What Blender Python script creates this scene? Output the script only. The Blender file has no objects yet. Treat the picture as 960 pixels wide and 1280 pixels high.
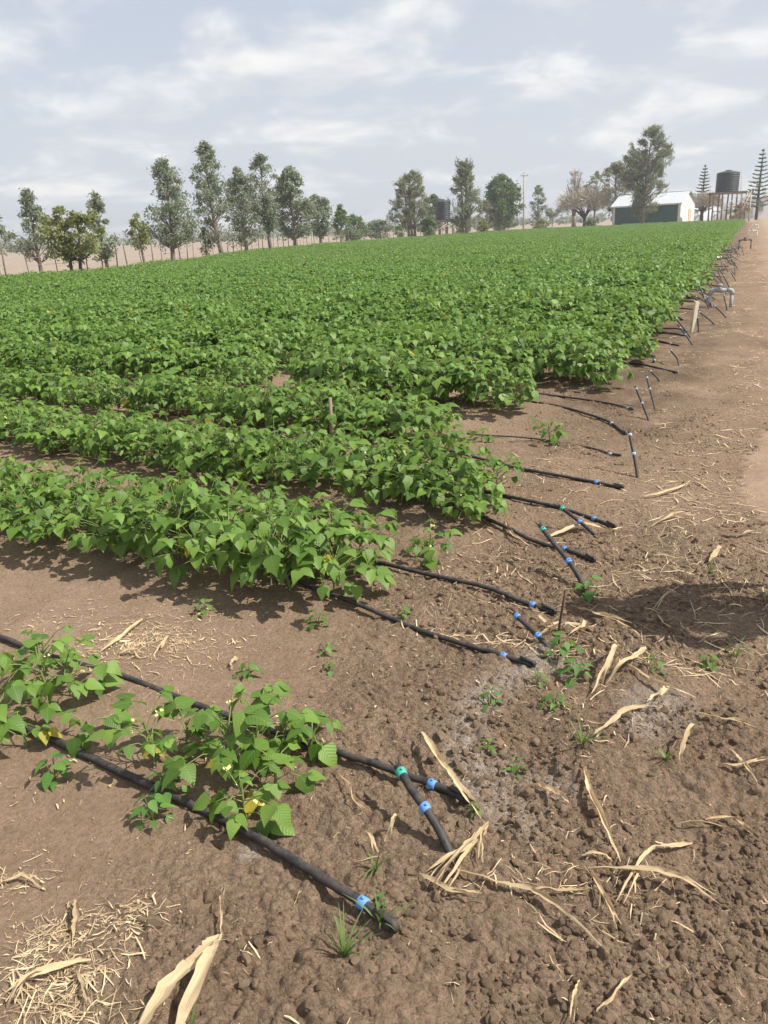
import bpy, math, random
import numpy as np
from mathutils import Vector, Matrix, Euler

# ------------------------------------------------------------------ camera, sky, sun, exposure
scene = bpy.context.scene
COL = scene.collection
R = math.radians
cam_d = bpy.data.cameras.new('camera')
cam_d.sensor_width = 36.0
cam_d.lens = 36.0 * 980.0 / 1280.0
cam_d.clip_start = 0.05
cam_d.clip_end = 6000.0
cam = bpy.data.objects.new('camera', cam_d)
COL.objects.link(cam)
cam.matrix_world = (Matrix.Translation((0, 0, 1.5)) @ Matrix.Rotation(R(90 - 19.86), 4, 'X')
                    @ Matrix.Rotation(R(-2.93), 4, 'Z'))
scene.camera = cam

SUN_EL = 51.0
SUN_DIR = Vector((0.97, -0.22, 0)).normalized() * math.cos(R(SUN_EL)) + Vector((0, 0, math.sin(R(SUN_EL))))

world = bpy.data.worlds.new('World')
scene.world = world
world.use_nodes = True
wn = world.node_tree.nodes
wl = world.node_tree.links
wn.clear()


def wnode(t, **kw):
    n = wn.new(t)
    for k, v in kw.items():
        setattr(n, k, v)
    return n


def wmath(op, a, b=None, clamp=False):
    n = wnode('ShaderNodeMath', operation=op, use_clamp=clamp)
    for i, v in enumerate((a, b)):
        if v is None:
            continue
        if isinstance(v, (int, float)):
            n.inputs[i].default_value = v
        else:
            wl.new(v, n.inputs[i])
    return n.outputs[0]


def wmix(fac, a, b):
    n = wnode('ShaderNodeMix', data_type='RGBA')
    for s, v in ((n.inputs[0], fac), (n.inputs[6], a), (n.inputs[7], b)):
        if isinstance(v, (int, float)):
            s.default_value = v
        elif isinstance(v, tuple):
            s.default_value = v
        else:
            wl.new(v, s)
    return n.outputs[2]


sky_n = wnode('ShaderNodeTexSky', sky_type='NISHITA', sun_disc=False)
sky_n.sun_elevation = R(SUN_EL)
sky_n.sun_rotation = math.atan2(SUN_DIR.x, SUN_DIR.y)
sky_n.air_density = 1.0
sky_n.dust_density = 2.0
tc = wnode('ShaderNodeTexCoord')
sep = wnode('ShaderNodeSeparateXYZ')
wl.new(tc.outputs['Generated'], sep.inputs[0])
zc = wmath('MAXIMUM', sep.outputs[2], 0.0)
den = wmath('ADD', zc, 0.26)


def cloud_layer(scale, seed, lo, hi, detail, shift=0.0, rough=0.55):
    d2 = wmath('ADD', den, shift) if shift else den
    cx = wmath('DIVIDE', sep.outputs[0], d2)
    cy = wmath('DIVIDE', sep.outputs[1], d2)
    cb = wnode('ShaderNodeCombineXYZ')
    wl.new(cx, cb.inputs[0])
    wl.new(cy, cb.inputs[1])
    cb.inputs[2].default_value = seed
    no = wnode('ShaderNodeTexNoise')
    no.inputs['Scale'].default_value = scale
    no.inputs['Detail'].default_value = detail
    no.inputs['Roughness'].default_value = rough
    no.inputs['Distortion'].default_value = 0.25
    wl.new(cb.outputs[0], no.inputs['Vector'])
    mr = wnode('ShaderNodeMapRange', interpolation_type='SMOOTHSTEP')
    mr.inputs['From Min'].default_value = lo
    mr.inputs['From Max'].default_value = hi
    wl.new(no.outputs[0], mr.inputs['Value'])
    return mr.outputs[0]


# thin high haze, thicker towards the horizon (longer path through the air)
haze_f = wmath('ADD', wmath('MULTIPLY', wmath('POWER', wmath('SUBTRACT', 1.0, zc), 3.0), 0.38), 0.50, clamp=True)
sky_c = wmix(haze_f, sky_n.outputs[0], (6.15, 6.5, 7.2, 1))
veil = cloud_layer(1.1, 3.1, 0.40, 0.62, 5, rough=0.5)
sky_c = wmix(wmath('MULTIPLY', veil, 0.4), sky_c, (5.9, 6.0, 6.45, 1))
cum = cloud_layer(2.9, 4.4, 0.45, 0.70, 4)
cum_up = cloud_layer(2.9, 4.4, 0.45, 0.70, 4, shift=0.025)
lit = wmath('SUBTRACT', 1.0, wmath('MULTIPLY', cum_up, 0.85), clamp=True)
cl_col = wmix(lit, (6.25, 6.3, 6.55, 1), (8.5, 8.4, 8.2, 1))
sky_c = wmix(wmath('MULTIPLY', cum, 0.9), sky_c, cl_col)
bg = wnode('ShaderNodeBackground')
bg.inputs[1].default_value = 0.085
wl.new(sky_c, bg.inputs[0])
wo = wnode('ShaderNodeOutputWorld')
wl.new(bg.outputs[0], wo.inputs[0])

sun_d = bpy.data.lights.new('sun', 'SUN')
sun_d.energy = 4.6
sun_d.angle = R(0.6)
sun_d.color = (1.0, 0.95, 0.87)
sun_o = bpy.data.objects.new('sun', sun_d)
COL.objects.link(sun_o)
sun_o.rotation_euler = SUN_DIR.to_track_quat('Z', 'Y').to_euler()

vs = scene.view_settings
vs.view_transform = 'Standard'
vs.look = 'None'
vs.exposure = 0.5
vs.gamma = 1.0
scene.cycles.use_denoising = True
scene.cycles.max_bounces = 5
scene.cycles.diffuse_bounces = 2
scene.cycles.transmission_bounces = 3

rng = np.random.default_rng(11)
random.seed(5)


# ------------------------------------------------------------------ helpers
def tag(o, label=None, cat=None, group=None, kind=None):
    if label:
        o['label'] = label
    if cat:
        o['category'] = cat
    if group:
        o['group'] = group
    if kind:
        o['kind'] = kind
    return o


def link(name, data, parent=None, M=None):
    o = bpy.data.objects.new(name, data)
    COL.objects.link(o)
    if parent is not None:
        o.parent = parent
    if M is not None:
        o.matrix_basis = M
    return o


def empty(name, loc=(0, 0, 0), rz=0.0):
    o = link(name, None)
    o.empty_display_size = 0.1
    o.location = loc
    o.rotation_euler = (0, 0, rz)
    return o


class MB:
    """collects shapes, builds one mesh object"""

    def __init__(self):
        self.v = []
        self.f = []
        self.m = []
        self.n = 0

    def add(self, verts, faces, mi=0):
        b = self.n
        self.v.extend([tuple(map(float, p)) for p in verts])
        self.n += len(verts)
        self.f.extend([tuple(i + b for i in q) for q in faces])
        self.m.extend([mi] * len(faces))
        return self

    def tube(self, pts, rad, seg=6, cap=True, mi=0, flat=1.0):
        pts = [Vector(p) for p in pts]
        if not hasattr(rad, '__len__'):
            rad = [rad] * len(pts)
        vs_, fs = [], []
        ref = Vector((0, 0, 1))
        prev = None
        for i, p in enumerate(pts):
            d = (pts[min(i + 1, len(pts) - 1)] - pts[max(i - 1, 0)])
            d = d.normalized() if d.length > 1e-9 else Vector((0, 0, 1))
            if prev is None:
                a = d.cross(ref) if abs(d.z) < 0.95 else d.cross(Vector((1, 0, 0)))
            else:
                a = prev - d * prev.dot(d)
            a.normalize()
            prev = a
            b = d.cross(a)
            for k in range(seg):
                t = 2 * math.pi * k / seg
                vs_.append(p + (a * math.cos(t) + b * math.sin(t) * flat) * rad[i])
        for i in range(len(pts) - 1):
            for k in range(seg):
                k2 = (k + 1) % seg
                fs.append((i * seg + k, (i + 1) * seg + k, (i + 1) * seg + k2, i * seg + k2))
        if cap:
            fs.append(tuple(range(seg)))
            fs.append(tuple(reversed(range((len(pts) - 1) * seg, len(pts) * seg))))
        return self.add(vs_, fs, mi)

    def box(self, c, s, M=None, mi=0):
        cx, cy, cz = c
        x, y, z = s[0] / 2, s[1] / 2, s[2] / 2
        vv = [Vector((cx + i * x, cy + j * y, cz + k * z)) for i in (-1, 1) for j in (-1, 1) for k in (-1, 1)]
        if M is not None:
            vv = [M @ q for q in vv]
        return self.add(vv, [(0, 1, 3, 2), (4, 6, 7, 5), (0, 4, 5, 1), (2, 3, 7, 6), (0, 2, 6, 4), (1, 5, 7, 3)], mi)

    def lathe(self, prof, seg=24, c=(0, 0, 0), mi=0):
        vv, ff = [], []
        for r_, z_ in prof:
            for k in range(seg):
                t = 2 * math.pi * k / seg
                vv.append((c[0] + r_ * math.cos(t), c[1] + r_ * math.sin(t), c[2] + z_))
        for i in range(len(prof) - 1):
            for k in range(seg):
                k2 = (k + 1) % seg
                ff.append((i * seg + k, i * seg + k2, (i + 1) * seg + k2, (i + 1) * seg + k))
        ff.append(tuple(reversed(range(seg))))
        ff.append(tuple(range((len(prof) - 1) * seg, len(prof) * seg)))
        return self.add(vv, ff, mi)

    def mesh(self, name, mats, smooth=False):
        me = bpy.data.meshes.new(name)
        me.from_pydata(self.v, [], self.f)
        for m in (mats if isinstance(mats, (list, tuple)) else [mats]):
            me.materials.append(m)
        if any(self.m):
            me.polygons.foreach_set('material_index', self.m)
        if smooth:
            me.polygons.foreach_set('use_smooth', [True] * len(self.f))
        me.update()
        return me

    def build(self, name, mats, parent=None, smooth=False, M=None):
        return link(name, self.mesh(name, mats, smooth), parent, M)


def np_mesh(name, V, F, mat, smooth=False, uv=None):
    """fast mesh from numpy arrays, F an (n,k) int array of equal-sided faces"""
    me = bpy.data.meshes.new(name)
    V = np.asarray(V, dtype=np.float32)
    F = np.asarray(F, dtype=np.int32)
    n, k = F.shape
    me.vertices.add(len(V))
    me.vertices.foreach_set('co', V.ravel())
    me.loops.add(n * k)
    me.loops.foreach_set('vertex_index', F.ravel())
    me.polygons.add(n)
    me.polygons.foreach_set('loop_start', np.arange(0, n * k, k, dtype=np.int32))
    if uv is not None:
        lay = me.uv_layers.new(name='UVMap')
        lay.data.foreach_set('uv', np.asarray(uv, dtype=np.float32)[F.ravel()].ravel())
    me.polygons.foreach_set('use_smooth', np.full(n, smooth))
    for m in (mat if isinstance(mat, (list, tuple)) else [mat]):
        me.materials.append(m)
    me.update()
    me.validate()
    return me


# ---- numpy noise
def _hash(ix, iy, seed):
    h = (ix.astype(np.int64) * 374761393 + iy.astype(np.int64) * 668265263 + seed * 1442695041) & 0xFFFFFFFF
    h = ((h ^ (h >> 13)) * 1274126177) & 0xFFFFFFFF
    h = h ^ (h >> 16)
    return (h & 0xFFFFFF) / float(0x1000000)


def vnoise(x, y, seed=0):
    ix, iy = np.floor(x), np.floor(y)
    fx, fy = x - ix, y - iy
    fx = fx * fx * fx * (fx * (fx * 6 - 15) + 10)
    fy = fy * fy * fy * (fy * (fy * 6 - 15) + 10)
    a = _hash(ix, iy, seed)
    b = _hash(ix + 1, iy, seed)
    c = _hash(ix, iy + 1, seed)
    d = _hash(ix + 1, iy + 1, seed)
    return (a + (b - a) * fx) * (1 - fy) + (c + (d - c) * fx) * fy


def fbm(x, y, seed=0, octv=4, gain=0.5):
    s, amp, tot = 0, 1.0, 0
    for i in range(octv):
        ca, sa = math.cos(i * 1.1), math.sin(i * 1.1)
        s = s + amp * vnoise((x * ca - y * sa) * 2 ** i + 17.3 * i, (x * sa + y * ca) * 2 ** i - 9.1 * i, seed + i)
        tot += amp
        amp *= gain
    return s / tot


def domes(x, y, cell, seed, prob=1.0):
    """little rounded lumps: 0..1 of the lump radius"""
    gx, gy = np.floor(x / cell), np.floor(y / cell)
    out = np.zeros_like(x)
    for i in (-1, 0, 1):
        for j in (-1, 0, 1):
            cx, cy = gx + i, gy + j
            px = (cx + _hash(cx, cy, seed)) * cell
            py = (cy + _hash(cx, cy, seed + 7)) * cell
            rr = cell * (0.35 + 0.55 * _hash(cx, cy, seed + 13))
            on = _hash(cx, cy, seed + 29) < prob
            q = 1 - ((x - px) ** 2 + (y - py) ** 2) / rr ** 2
            out = np.maximum(out, np.where(on & (q > 0), np.sqrt(np.clip(q, 0, 1)) * rr / cell, 0))
    return out


def sstep(a, b, x):
    t = np.clip((x - a) / (b - a), 0, 1)
    return t * t * (3 - 2 * t)


# ---- field layout: rows run along D, beds are stepped along N
D = np.array([0.887, -0.46])
N = np.array([0.46, 0.887])


def st(s, t):
    return N * s + D * t


BEDS = [1.58, 2.82, 3.85, 5.10] + [6.35 + 1.25 * i for i in range(95)]


def t_end(s):
    return np.where(s < 8, -1.35, -1.3 - 0.046 * (s - 8))


FENCE = [(-21.0, 8.0), (-16.6, 34.0), (-14.4, 39.0), (-12.6, 47.0), (-10.4, 62.3), (-5.7, 85.2), (3.0, 100.3), (10.0, 114.0)]
FIELD_POLY = np.array([(-20, 8), (-16, 34), (-13.8, 39), (-12, 47), (-9.8, 62.3), (-5.1, 85), (3.6, 99.3), (11, 112),
                       (20, 120), (28, 122), (36, 118), (44, 113.5), (48.5, 109.5), (60, 100), (10, -4), (-20, -4)])


def in_poly(x, y, poly):
    c = np.zeros(x.shape, bool)
    j = len(poly) - 1
    for i in range(len(poly)):
        xi, yi = poly[i]
        xj, yj = poly[j]
        c ^= ((yi > y) != (yj > y)) & (x < (xj - xi) * (y - yi) / (yj - yi + 1e-12) + xi)
        j = i
    return c


ASH_LINE = [(0.597, 2.556), (0.448, 2.387), (0.306, 2.274), (0.226, 2.122), (0.203, 1.906), (0.247, 1.766), (0.318, 1.668)]
ASH_BLOB = [(0.603, 2.453, .12), (0.839, 2.134, .13), (0.759, 2.047, .1), (0.428, 1.785, .09), (0.25, 1.86, .13), (-.38, 1.60, .04)]


def seg_dist(x, y, line):
    out = np.full(x.shape, 1e9)
    for (ax, ay), (bx, by) in zip(line[:-1], line[1:]):
        dx, dy = bx - ax, by - ay
        t = np.clip(((x - ax) * dx + (y - ay) * dy) / (dx * dx + dy * dy), 0, 1)
        out = np.minimum(out, np.hypot(x - ax - t * dx, y - ay - t * dy))
    return out


def crumb_mask(x, y):
    """how coarsely the soil is broken: cloddy past the row ends, trodden flat by the road and at lower left"""
    s = x * N[0] + y * N[1]
    t = x * D[0] + y * D[1] - 0.55 * (1 - sstep(2.0, 4.0, s))
    edge = sstep(-1.95, -1.35, t + 0.12 * s)
    near = 1 - sstep(2.6, 4.2, y)
    m = 0.22 + 0.9 * edge * near + 0.22 * sstep(0.5, 0.8, fbm(x * 1.7, y * 1.7, 50, 3)) + 0.42 * edge * (1 - near)
    m = m * (1 - 0.75 * sstep(-0.5, 0.7, t + 0.9 * (fbm(x * 2.1, y * 2.1, 88, 3) - .5)))
    return np.clip(m, 0.1, 1.25) * (0.55 + 0.9 * fbm(x * 3.1, y * 3.1, 77, 2))


def h_low(x, y):
    s = x * N[0] + y * N[1]
    t = x * D[0] + y * D[1]
    r_ = np.hypot(x, y)
    near = 1 - sstep(18, 40, r_)
    z = (fbm(x * 0.9, y * 0.9, 3, 3) - 0.5) * 0.075
    z += (fbm(x * 3.3, y * 3.3, 9, 2) - 0.5) * 0.035
    ph = np.where(s < 4.5, (s - 2.82) / 1.13, (s - 5.1) / 1.25)
    ridge = 0.5 + 0.5 * np.cos(2 * np.pi * ph)
    infield = 1 - sstep(-2.0, -0.9, t)
    z += 0.045 * (ridge - 0.4) * infield
    return z * near


def h_full(x, y):
    z = h_low(x, y)
    r_ = np.hypot(x, y)
    near = 1 - sstep(9, 20, r_)
    m = crumb_mask(x, y)
    wx = x + 0.02 * (vnoise(x * 22, y * 22, 5) - .5)
    wy = y + 0.02 * (vnoise(x * 22 + 9, y * 22, 6) - .5)
    c = 0.013 * domes(wx, wy, 0.075, 21, 0.14) * sstep(.45, 1., m) + 0.010 * domes(wx, wy, 0.036, 31, 0.4) + 0.009 * domes(wx, wy, 0.019, 41, 0.7)
    c += 0.009 * (fbm(x * 34, y * 34, 61, 4) - .5)
    t = x * D[0] + y * D[1]
    s = x * N[0] + y * N[1]
    road = sstep(0.0, 0.7, t - np.where(s < 8, -1.35, -1.3 - 0.046 * (s - 8)) - 0.98 - 0.6 * (1 - sstep(1.8, 4.2, s)))
    return z + c * m * near - 0.025 * road


def gl(x, y):
    return float(h_low(np.array([x]), np.array([y]))[0])


def gz(x, y):
    return float(h_full(np.array([x]), np.array([y]))[0])


# ------------------------------------------------------------------ materials
class NT:
    def __init__(self, name):
        self.mat = bpy.data.materials.new(name)
        self.mat.use_nodes = True
        self.t = self.mat.node_tree
        self.t.nodes.clear()
        self.out = self.n('ShaderNodeOutputMaterial')

    def n(self, t, ins=None, **kw):
        nd = self.t.nodes.new(t)
        for k, v in kw.items():
            setattr(nd, k, v)
        for k, v in (ins or {}).items():
            self.set(nd.inputs[k], v)
        return nd

    def set(self, sock, v):
        if isinstance(v, bpy.types.NodeSocket):
            self.t.links.new(v, sock)
        else:
            if isinstance(v, tuple) and len(v) == 3 and sock.type == 'RGBA':
                v = (*v, 1)
            sock.default_value = v

    def noise(self, vec, scale, detail=4, rough=0.55, dist=0.0):
        nd = self.n('ShaderNodeTexNoise', {'Scale': scale, 'Detail': detail, 'Roughness': rough, 'Distortion': dist})
        if vec is not None:
            self.set(nd.inputs['Vector'], vec)
        return nd.outputs[0]

    def mix(self, f, a, b, blend='MIX'):
        nd = self.n('ShaderNodeMix', data_type='RGBA', blend_type=blend)
        self.set(nd.inputs[0], f)
        self.set(nd.inputs[6], a)
        self.set(nd.inputs[7], b)
        return nd.outputs[2]

    def math(self, op, a, b=0.0, clamp=False):
        nd = self.n('ShaderNodeMath', operation=op, use_clamp=clamp)
        self.set(nd.inputs[0], a)
        self.set(nd.inputs[1], b)
        return nd.outputs[0]

    def rng(self, v, a, b, c=0.0, d=1.0):
        return self.n('ShaderNodeMapRange', {'Value': v, 'From Min': a, 'From Max': b, 'To Min': c, 'To Max': d}).outputs[0]

    def coord(self, which='Object'):
        return self.n('ShaderNodeTexCoord').outputs[which]

    def attr(self, name):
        return self.n('ShaderNodeAttribute', attribute_name=name).outputs['Fac']

    def bsdf(self, col, rough=0.7, spec=0.3, normal=None, metal=0.0):
        nd = self.n('ShaderNodeBsdfPrincipled', {'Base Color': col, 'Roughness': rough, 'Specular IOR Level': spec, 'Metallic': metal})
        if normal is not None:
            self.set(nd.inputs['Normal'], normal)
        return nd.outputs[0]

    def bump(self, h, dist, strength=1.0, normal=None):
        nd = self.n('ShaderNodeBump', {'Height': h, 'Distance': dist, 'Strength': strength})
        if normal is not None:
            self.set(nd.inputs['Normal'], normal)
        return nd.outputs[0]

    def done(self, sh):
        self.set(self.out.inputs[0], sh)
        return self.mat


def rand_value(n):
    """a random number for each copy and each loose piece"""
    a = n.n('ShaderNodeObjectInfo').outputs['Random']
    b = n.n('ShaderNodeNewGeometry').outputs['Random Per Island']
    return n.math('FRACT', n.math('ADD', a, b))


def soil_nodes(n, vec, base_lo, base_hi):
    big = n.noise(vec, 0.9, 6, 0.6)
    mid = n.noise(vec, 9.0, 6, 0.65)
    fine = n.noise(vec, 70.0, 5, 0.7)
    c = n.mix(n.rng(big, 0.3, 0.7), base_lo, base_hi)
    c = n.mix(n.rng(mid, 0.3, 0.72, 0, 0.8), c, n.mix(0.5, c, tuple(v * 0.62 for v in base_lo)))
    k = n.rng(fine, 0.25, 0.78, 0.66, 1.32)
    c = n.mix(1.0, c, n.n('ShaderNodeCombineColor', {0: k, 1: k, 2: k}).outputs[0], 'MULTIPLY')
    return c, mid, fine


def mat_soil():
    n = NT('soil')
    v = n.coord()
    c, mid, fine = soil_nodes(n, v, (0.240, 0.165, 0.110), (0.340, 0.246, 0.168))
    # pale crusts left by dried irrigation water
    ash = n.math('MULTIPLY', n.attr('ash'), n.rng(n.noise(v, 34, 6, 0.75), 0.36, 0.60), True)
    c = n.mix(n.math('MULTIPLY', ash, 0.7), c, (0.50, 0.455, 0.40))
    dmp = n.math('MULTIPLY', n.attr('damp'), n.rng(n.noise(v, 1.9, 6, 0.65), 0.34, 0.58), True)
    c = n.mix(n.math('MULTIPLY', dmp, 0.66), c, (0.095, 0.064, 0.044))
    # pale chaff crumbs
    vo = n.n('ShaderNodeTexVoronoi', {'Scale': 95.0, 'Randomness': 1.0, 'Vector': v})
    ch = n.math('MULTIPLY', n.rng(vo.outputs['Distance'], 0.16, 0.08), n.rng(n.noise(v, 2.2, 3), 0.52, 0.62), True)
    c = n.mix(n.math('MULTIPLY', ch, 0.7), c, (0.50, 0.38, 0.23))
    # dry stubble beyond the fence
    straw = n.mix(n.rng(n.noise(v, 0.35, 6, 0.65), 0.3, 0.7), (0.27, 0.215, 0.163), (0.35, 0.288, 0.225))
    c = n.mix(n.attr('dry'), c, straw)
    wv = n.n('ShaderNodeVectorMath', operation='ADD', ins={0: v, 1: n.n('ShaderNodeTexNoise', {'Vector': v, 'Scale': 60.0, 'Detail': 3.0}).outputs['Color']}).outputs[0]
    cr = n.attr('crumb')
    v1 = n.n('ShaderNodeTexVoronoi', {'Scale': 52.0, 'Vector': n.mix(0.97, wv, v)}).outputs['Distance']
    v2 = n.n('ShaderNodeTexVoronoi', {'Scale': 120.0, 'Vector': n.mix(0.985, wv, v)}).outputs['Distance']
    k1 = n.rng(v1, 0.15, 0.65, 1, 0)
    k2 = n.rng(v2, 0.1, 0.65, 1, 0)
    h = n.math('ADD', n.math('MULTIPLY', k1, n.math('MULTIPLY', cr, 0.55)), n.math('MULTIPLY', k2, n.math('MULTIPLY', cr, 0.35)))
    b = n.bump(h, 0.020, 0.9)
    b = n.bump(n.noise(v, 75, 9, 0.78), 0.009, 0.9, b)
    b = n.bump(n.noise(v, 260, 4, 0.65), 0.003, 0.7, b)
    return n.done(n.bsdf(c, 0.95, 0.1, b))


def mat_clod():
    n = NT('clod_soil')
    v = n.coord()
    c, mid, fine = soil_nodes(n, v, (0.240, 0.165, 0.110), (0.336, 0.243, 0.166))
    k = n.rng(rand_value(n), 0, 1, 0.72, 1.2)
    c = n.mix(1.0, c, n.n('ShaderNodeCombineColor', {0: k, 1: k, 2: k}).outputs[0], 'MULTIPLY')
    return n.done(n.bsdf(c, 0.95, 0.1, n.bump(n.noise(v, 90, 6, 0.65), 0.006, 0.8)))


def mat_road():
    n = NT('road_dust')
    v = n.coord()
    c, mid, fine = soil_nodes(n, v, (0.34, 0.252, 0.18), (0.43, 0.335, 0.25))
    e = n.attr('edge')
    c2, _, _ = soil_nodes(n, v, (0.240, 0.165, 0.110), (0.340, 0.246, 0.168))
    c = n.mix(n.math('MULTIPLY', e, n.rng(n.noise(v, 1.6, 5), 0.3, 0.7, 0.6, 1.35), True), c2, c)
    return n.done(n.bsdf(c, 0.95, 0.1, n.bump(n.noise(v, 30, 8, 0.65), 0.01, 0.6)))


def mat_leaf(name, lo, hi, yellow=0.03, trans=(0.26, 0.40, 0.04), tf=0.38, vein=True, rough=0.5, spec=0.45):
    n = NT(name)
    r_ = rand_value(n)
    c = n.mix(r_, lo, hi)
    r2 = n.math('FRACT', n.math('MULTIPLY', r_, 17.31))
    c = n.mix(n.math('GREATER_THAN', r2, 1 - yellow), c, (0.42, 0.36, 0.04))
    nrm = None
    if vein:
        uv = n.n('ShaderNodeSeparateXYZ', {0: n.n('ShaderNodeUVMap').outputs[0]})
        ax = n.math('ABSOLUTE', n.math('SUBTRACT', uv.outputs[0], 0.5))
        mid = n.rng(ax, 0.012, 0.035, 1, 0)
        ph = n.math('SUBTRACT', n.math('MULTIPLY', uv.outputs[1], 7.0), n.math('MULTIPLY', ax, 6.0))
        side = n.math('ABSOLUTE', n.math('SUBTRACT', n.math('FRACT', ph), 0.5))
        sv = n.rng(side, 0.0, 0.12, 1, 0)
        vv = n.math('MAXIMUM', mid, n.math('MULTIPLY', sv, 0.08))
        c = n.mix(n.math('MULTIPLY', vv, 0.35), c, (0.22, 0.33, 0.09))
        nrm = n.bump(n.rng(side, 0.0, 0.5, 0, 1), 0.0022, 0.3)
    mott = n.rng(n.noise(n.coord(), 60, 3), 0.3, 0.7, 0.85, 1.12)
    c = n.mix(1.0, c, n.n('ShaderNodeCombineColor', {0: mott, 1: mott, 2: mott}).outputs[0], 'MULTIPLY')
    back = n.n('ShaderNodeNewGeometry').outputs['Backfacing']
    c = n.mix(n.math('MULTIPLY', back, 0.35), c, (0.20, 0.29, 0.12))
    p = n.bsdf(c, rough, spec, nrm)
    tcol = n.mix(0.5, c, trans)
    tr = n.n('ShaderNodeBsdfTranslucent', {'Color': tcol}).outputs[0]
    ms = n.n('ShaderNodeMixShader', {0: tf})
    n.set(ms.inputs[1], p)
    n.set(ms.inputs[2], tr)
    return n.done(ms.outputs[0])


def mat_simple(name, lo, hi=None, rough=0.7, spec=0.3, scale=8.0, stretch=None, bump=0.0, metal=0.0, rnd=0.0):
    n = NT(name)
    v = n.coord()
    if stretch:
        v = n.n('ShaderNodeMapping', {'Vector': v, 'Scale': stretch}).outputs[0]
    hi = hi or tuple(min(1, x * 1.25) for x in lo)
    no = n.noise(v, scale, 5, 0.6)
    c = n.mix(n.rng(no, 0.3, 0.7), lo, hi)
    if rnd:
        k = n.rng(rand_value(n), 0, 1, 1 - rnd, 1 + rnd)
        c = n.mix(1.0, c, n.n('ShaderNodeCombineColor', {0: k, 1: k, 2: k}).outputs[0], 'MULTIPLY')
    nb = n.bump(no, bump, 0.8) if bump else None
    return n.done(n.bsdf(c, rough, spec, nb, metal))


def mat_dusty(name, base, dust=(0.34, 0.26, 0.20), amt=0.5, rough=0.5, rnd=0.0):
    """plastic with soil dust lying on its upper side and in blotches"""
    n = NT(name)
    v = n.coord()
    up = n.n('ShaderNodeSeparateXYZ', {0: n.n('ShaderNodeNewGeometry').outputs['Normal']}).outputs[2]
    f = n.math('MULTIPLY', n.rng(n.noise(v, 30, 6, 0.7), 0.35, 0.7), n.rng(up, -0.3, 0.9, 0.25, 1.0))
    c = n.mix(n.math('MULTIPLY', f, amt, True), base, dust)
    return n.done(n.bsdf(c, n.rng(f, 0, 1, rough, 0.9), 0.35))


M = {}
M['soil'] = mat_soil()
M['clod'] = mat_clod()
M['road'] = mat_road()
M['bean'] = mat_leaf('bean_leaf', (0.075, 0.158, 0.022), (0.205, 0.335, 0.058), 0.005)
M['bean_far'] = mat_leaf('bean_leaf_field', (0.090, 0.180, 0.030), (0.195, 0.325, 0.058), 0.003, vein=False, tf=0.36)
M['bean_yellow'] = mat_leaf('bean_leaf_yellow', (0.34, 0.33, 0.045), (0.50, 0.40, 0.05), 0.0, (0.5, 0.4, 0.05))
M['stem'] = mat_simple('green_stem', (0.13, 0.19, 0.05), (0.22, 0.25, 0.09), 0.6)
M['flower'] = mat_simple('bean_flower', (0.58, 0.55, 0.16), (0.66, 0.62, 0.28), 0.6)
M['weed'] = mat_leaf('weed_leaf', (0.07, 0.17, 0.035), (0.15, 0.30, 0.06), 0.0)
M['grass'] = mat_leaf('grass_blade', (0.10, 0.19, 0.04), (0.20, 0.28, 0.07), 0.0, vein=False)
M['maize'] = mat_simple('dry_maize', (0.52, 0.385, 0.215), (0.70, 0.57, 0.37), 0.75, 0.2, 26, (1, 1, 1), 0.002, rnd=0.12)
M['maize_dark'] = mat_simple('dry_maize_brown', (0.30, 0.19, 0.105), (0.44, 0.31, 0.18), 0.8, 0.2, 30, rnd=0.15)
M['straw'] = mat_simple('straw_bits', (0.46, 0.335, 0.19), (0.66, 0.53, 0.34), 0.8, 0.2, 15, rnd=0.25)
M['pipe'] = mat_dusty('black_polyethylene', (0.020, 0.021, 0.024), amt=0.24, rough=0.42)
M['blue'] = mat_dusty('blue_plastic', (0.10, 0.30, 0.68), amt=0.3, rough=0.4)
M['green'] = mat_dusty('green_plastic', (0.05, 0.42, 0.32), amt=0.25, rough=0.4)
M['pale_ring'] = mat_dusty('faded_blue_plastic', (0.42, 0.52, 0.66), amt=0.35, rough=0.5)
M['pvc'] = mat_dusty('grey_pvc', (0.36, 0.37, 0.38), amt=0.35, rough=0.5)
M['pvc_dark'] = mat_dusty('dark_grey_pvc', (0.12, 0.125, 0.13), amt=0.35, rough=0.5)
M['pvc_white'] = mat_dusty('white_pvc', (0.72, 0.72, 0.70), amt=0.25, rough=0.5)
M['wood'] = mat_simple('weathered_wood', (0.20, 0.15, 0.11), (0.34, 0.27, 0.20), 0.85, 0.15, 14, (1, 1, .15), 0.004)
M['wood_pale'] = mat_simple('pale_sawn_wood', (0.56, 0.47, 0.35), (0.70, 0.61, 0.48), 0.8, 0.15, 16, (1, 1, .1), 0.003)
M['post'] = mat_simple('fence_post_wood', (0.13, 0.10, 0.08), (0.26, 0.20, 0.155), 0.9, 0.1, 10, (1, 1, .2), 0.004, rnd=0.3)
M['wire'] = mat_simple('galvanised_wire', (0.30, 0.29, 0.27), None, 0.5, 0.4)
M['bark'] = mat_simple('tree_bark', (0.16, 0.125, 0.10), (0.28, 0.23, 0.185), 0.9, 0.1, 6, (1, 1, .3), 0.02)
M['bark_pale'] = mat_simple('pale_bark', (0.36, 0.31, 0.26), (0.50, 0.44, 0.38), 0.9, 0.1, 5, (1, 1, .3), 0.01)
M['bark_dark'] = mat_simple('dark_bark', (0.055, 0.042, 0.036), (0.11, 0.085, 0.07), 0.9, 0.1, 5, (1, 1, .3), 0.01)
M['twig'] = mat_simple('bare_twigs', (0.36, 0.30, 0.235), (0.46, 0.40, 0.325), 0.9, 0.1, 3, rnd=0.15)
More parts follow.
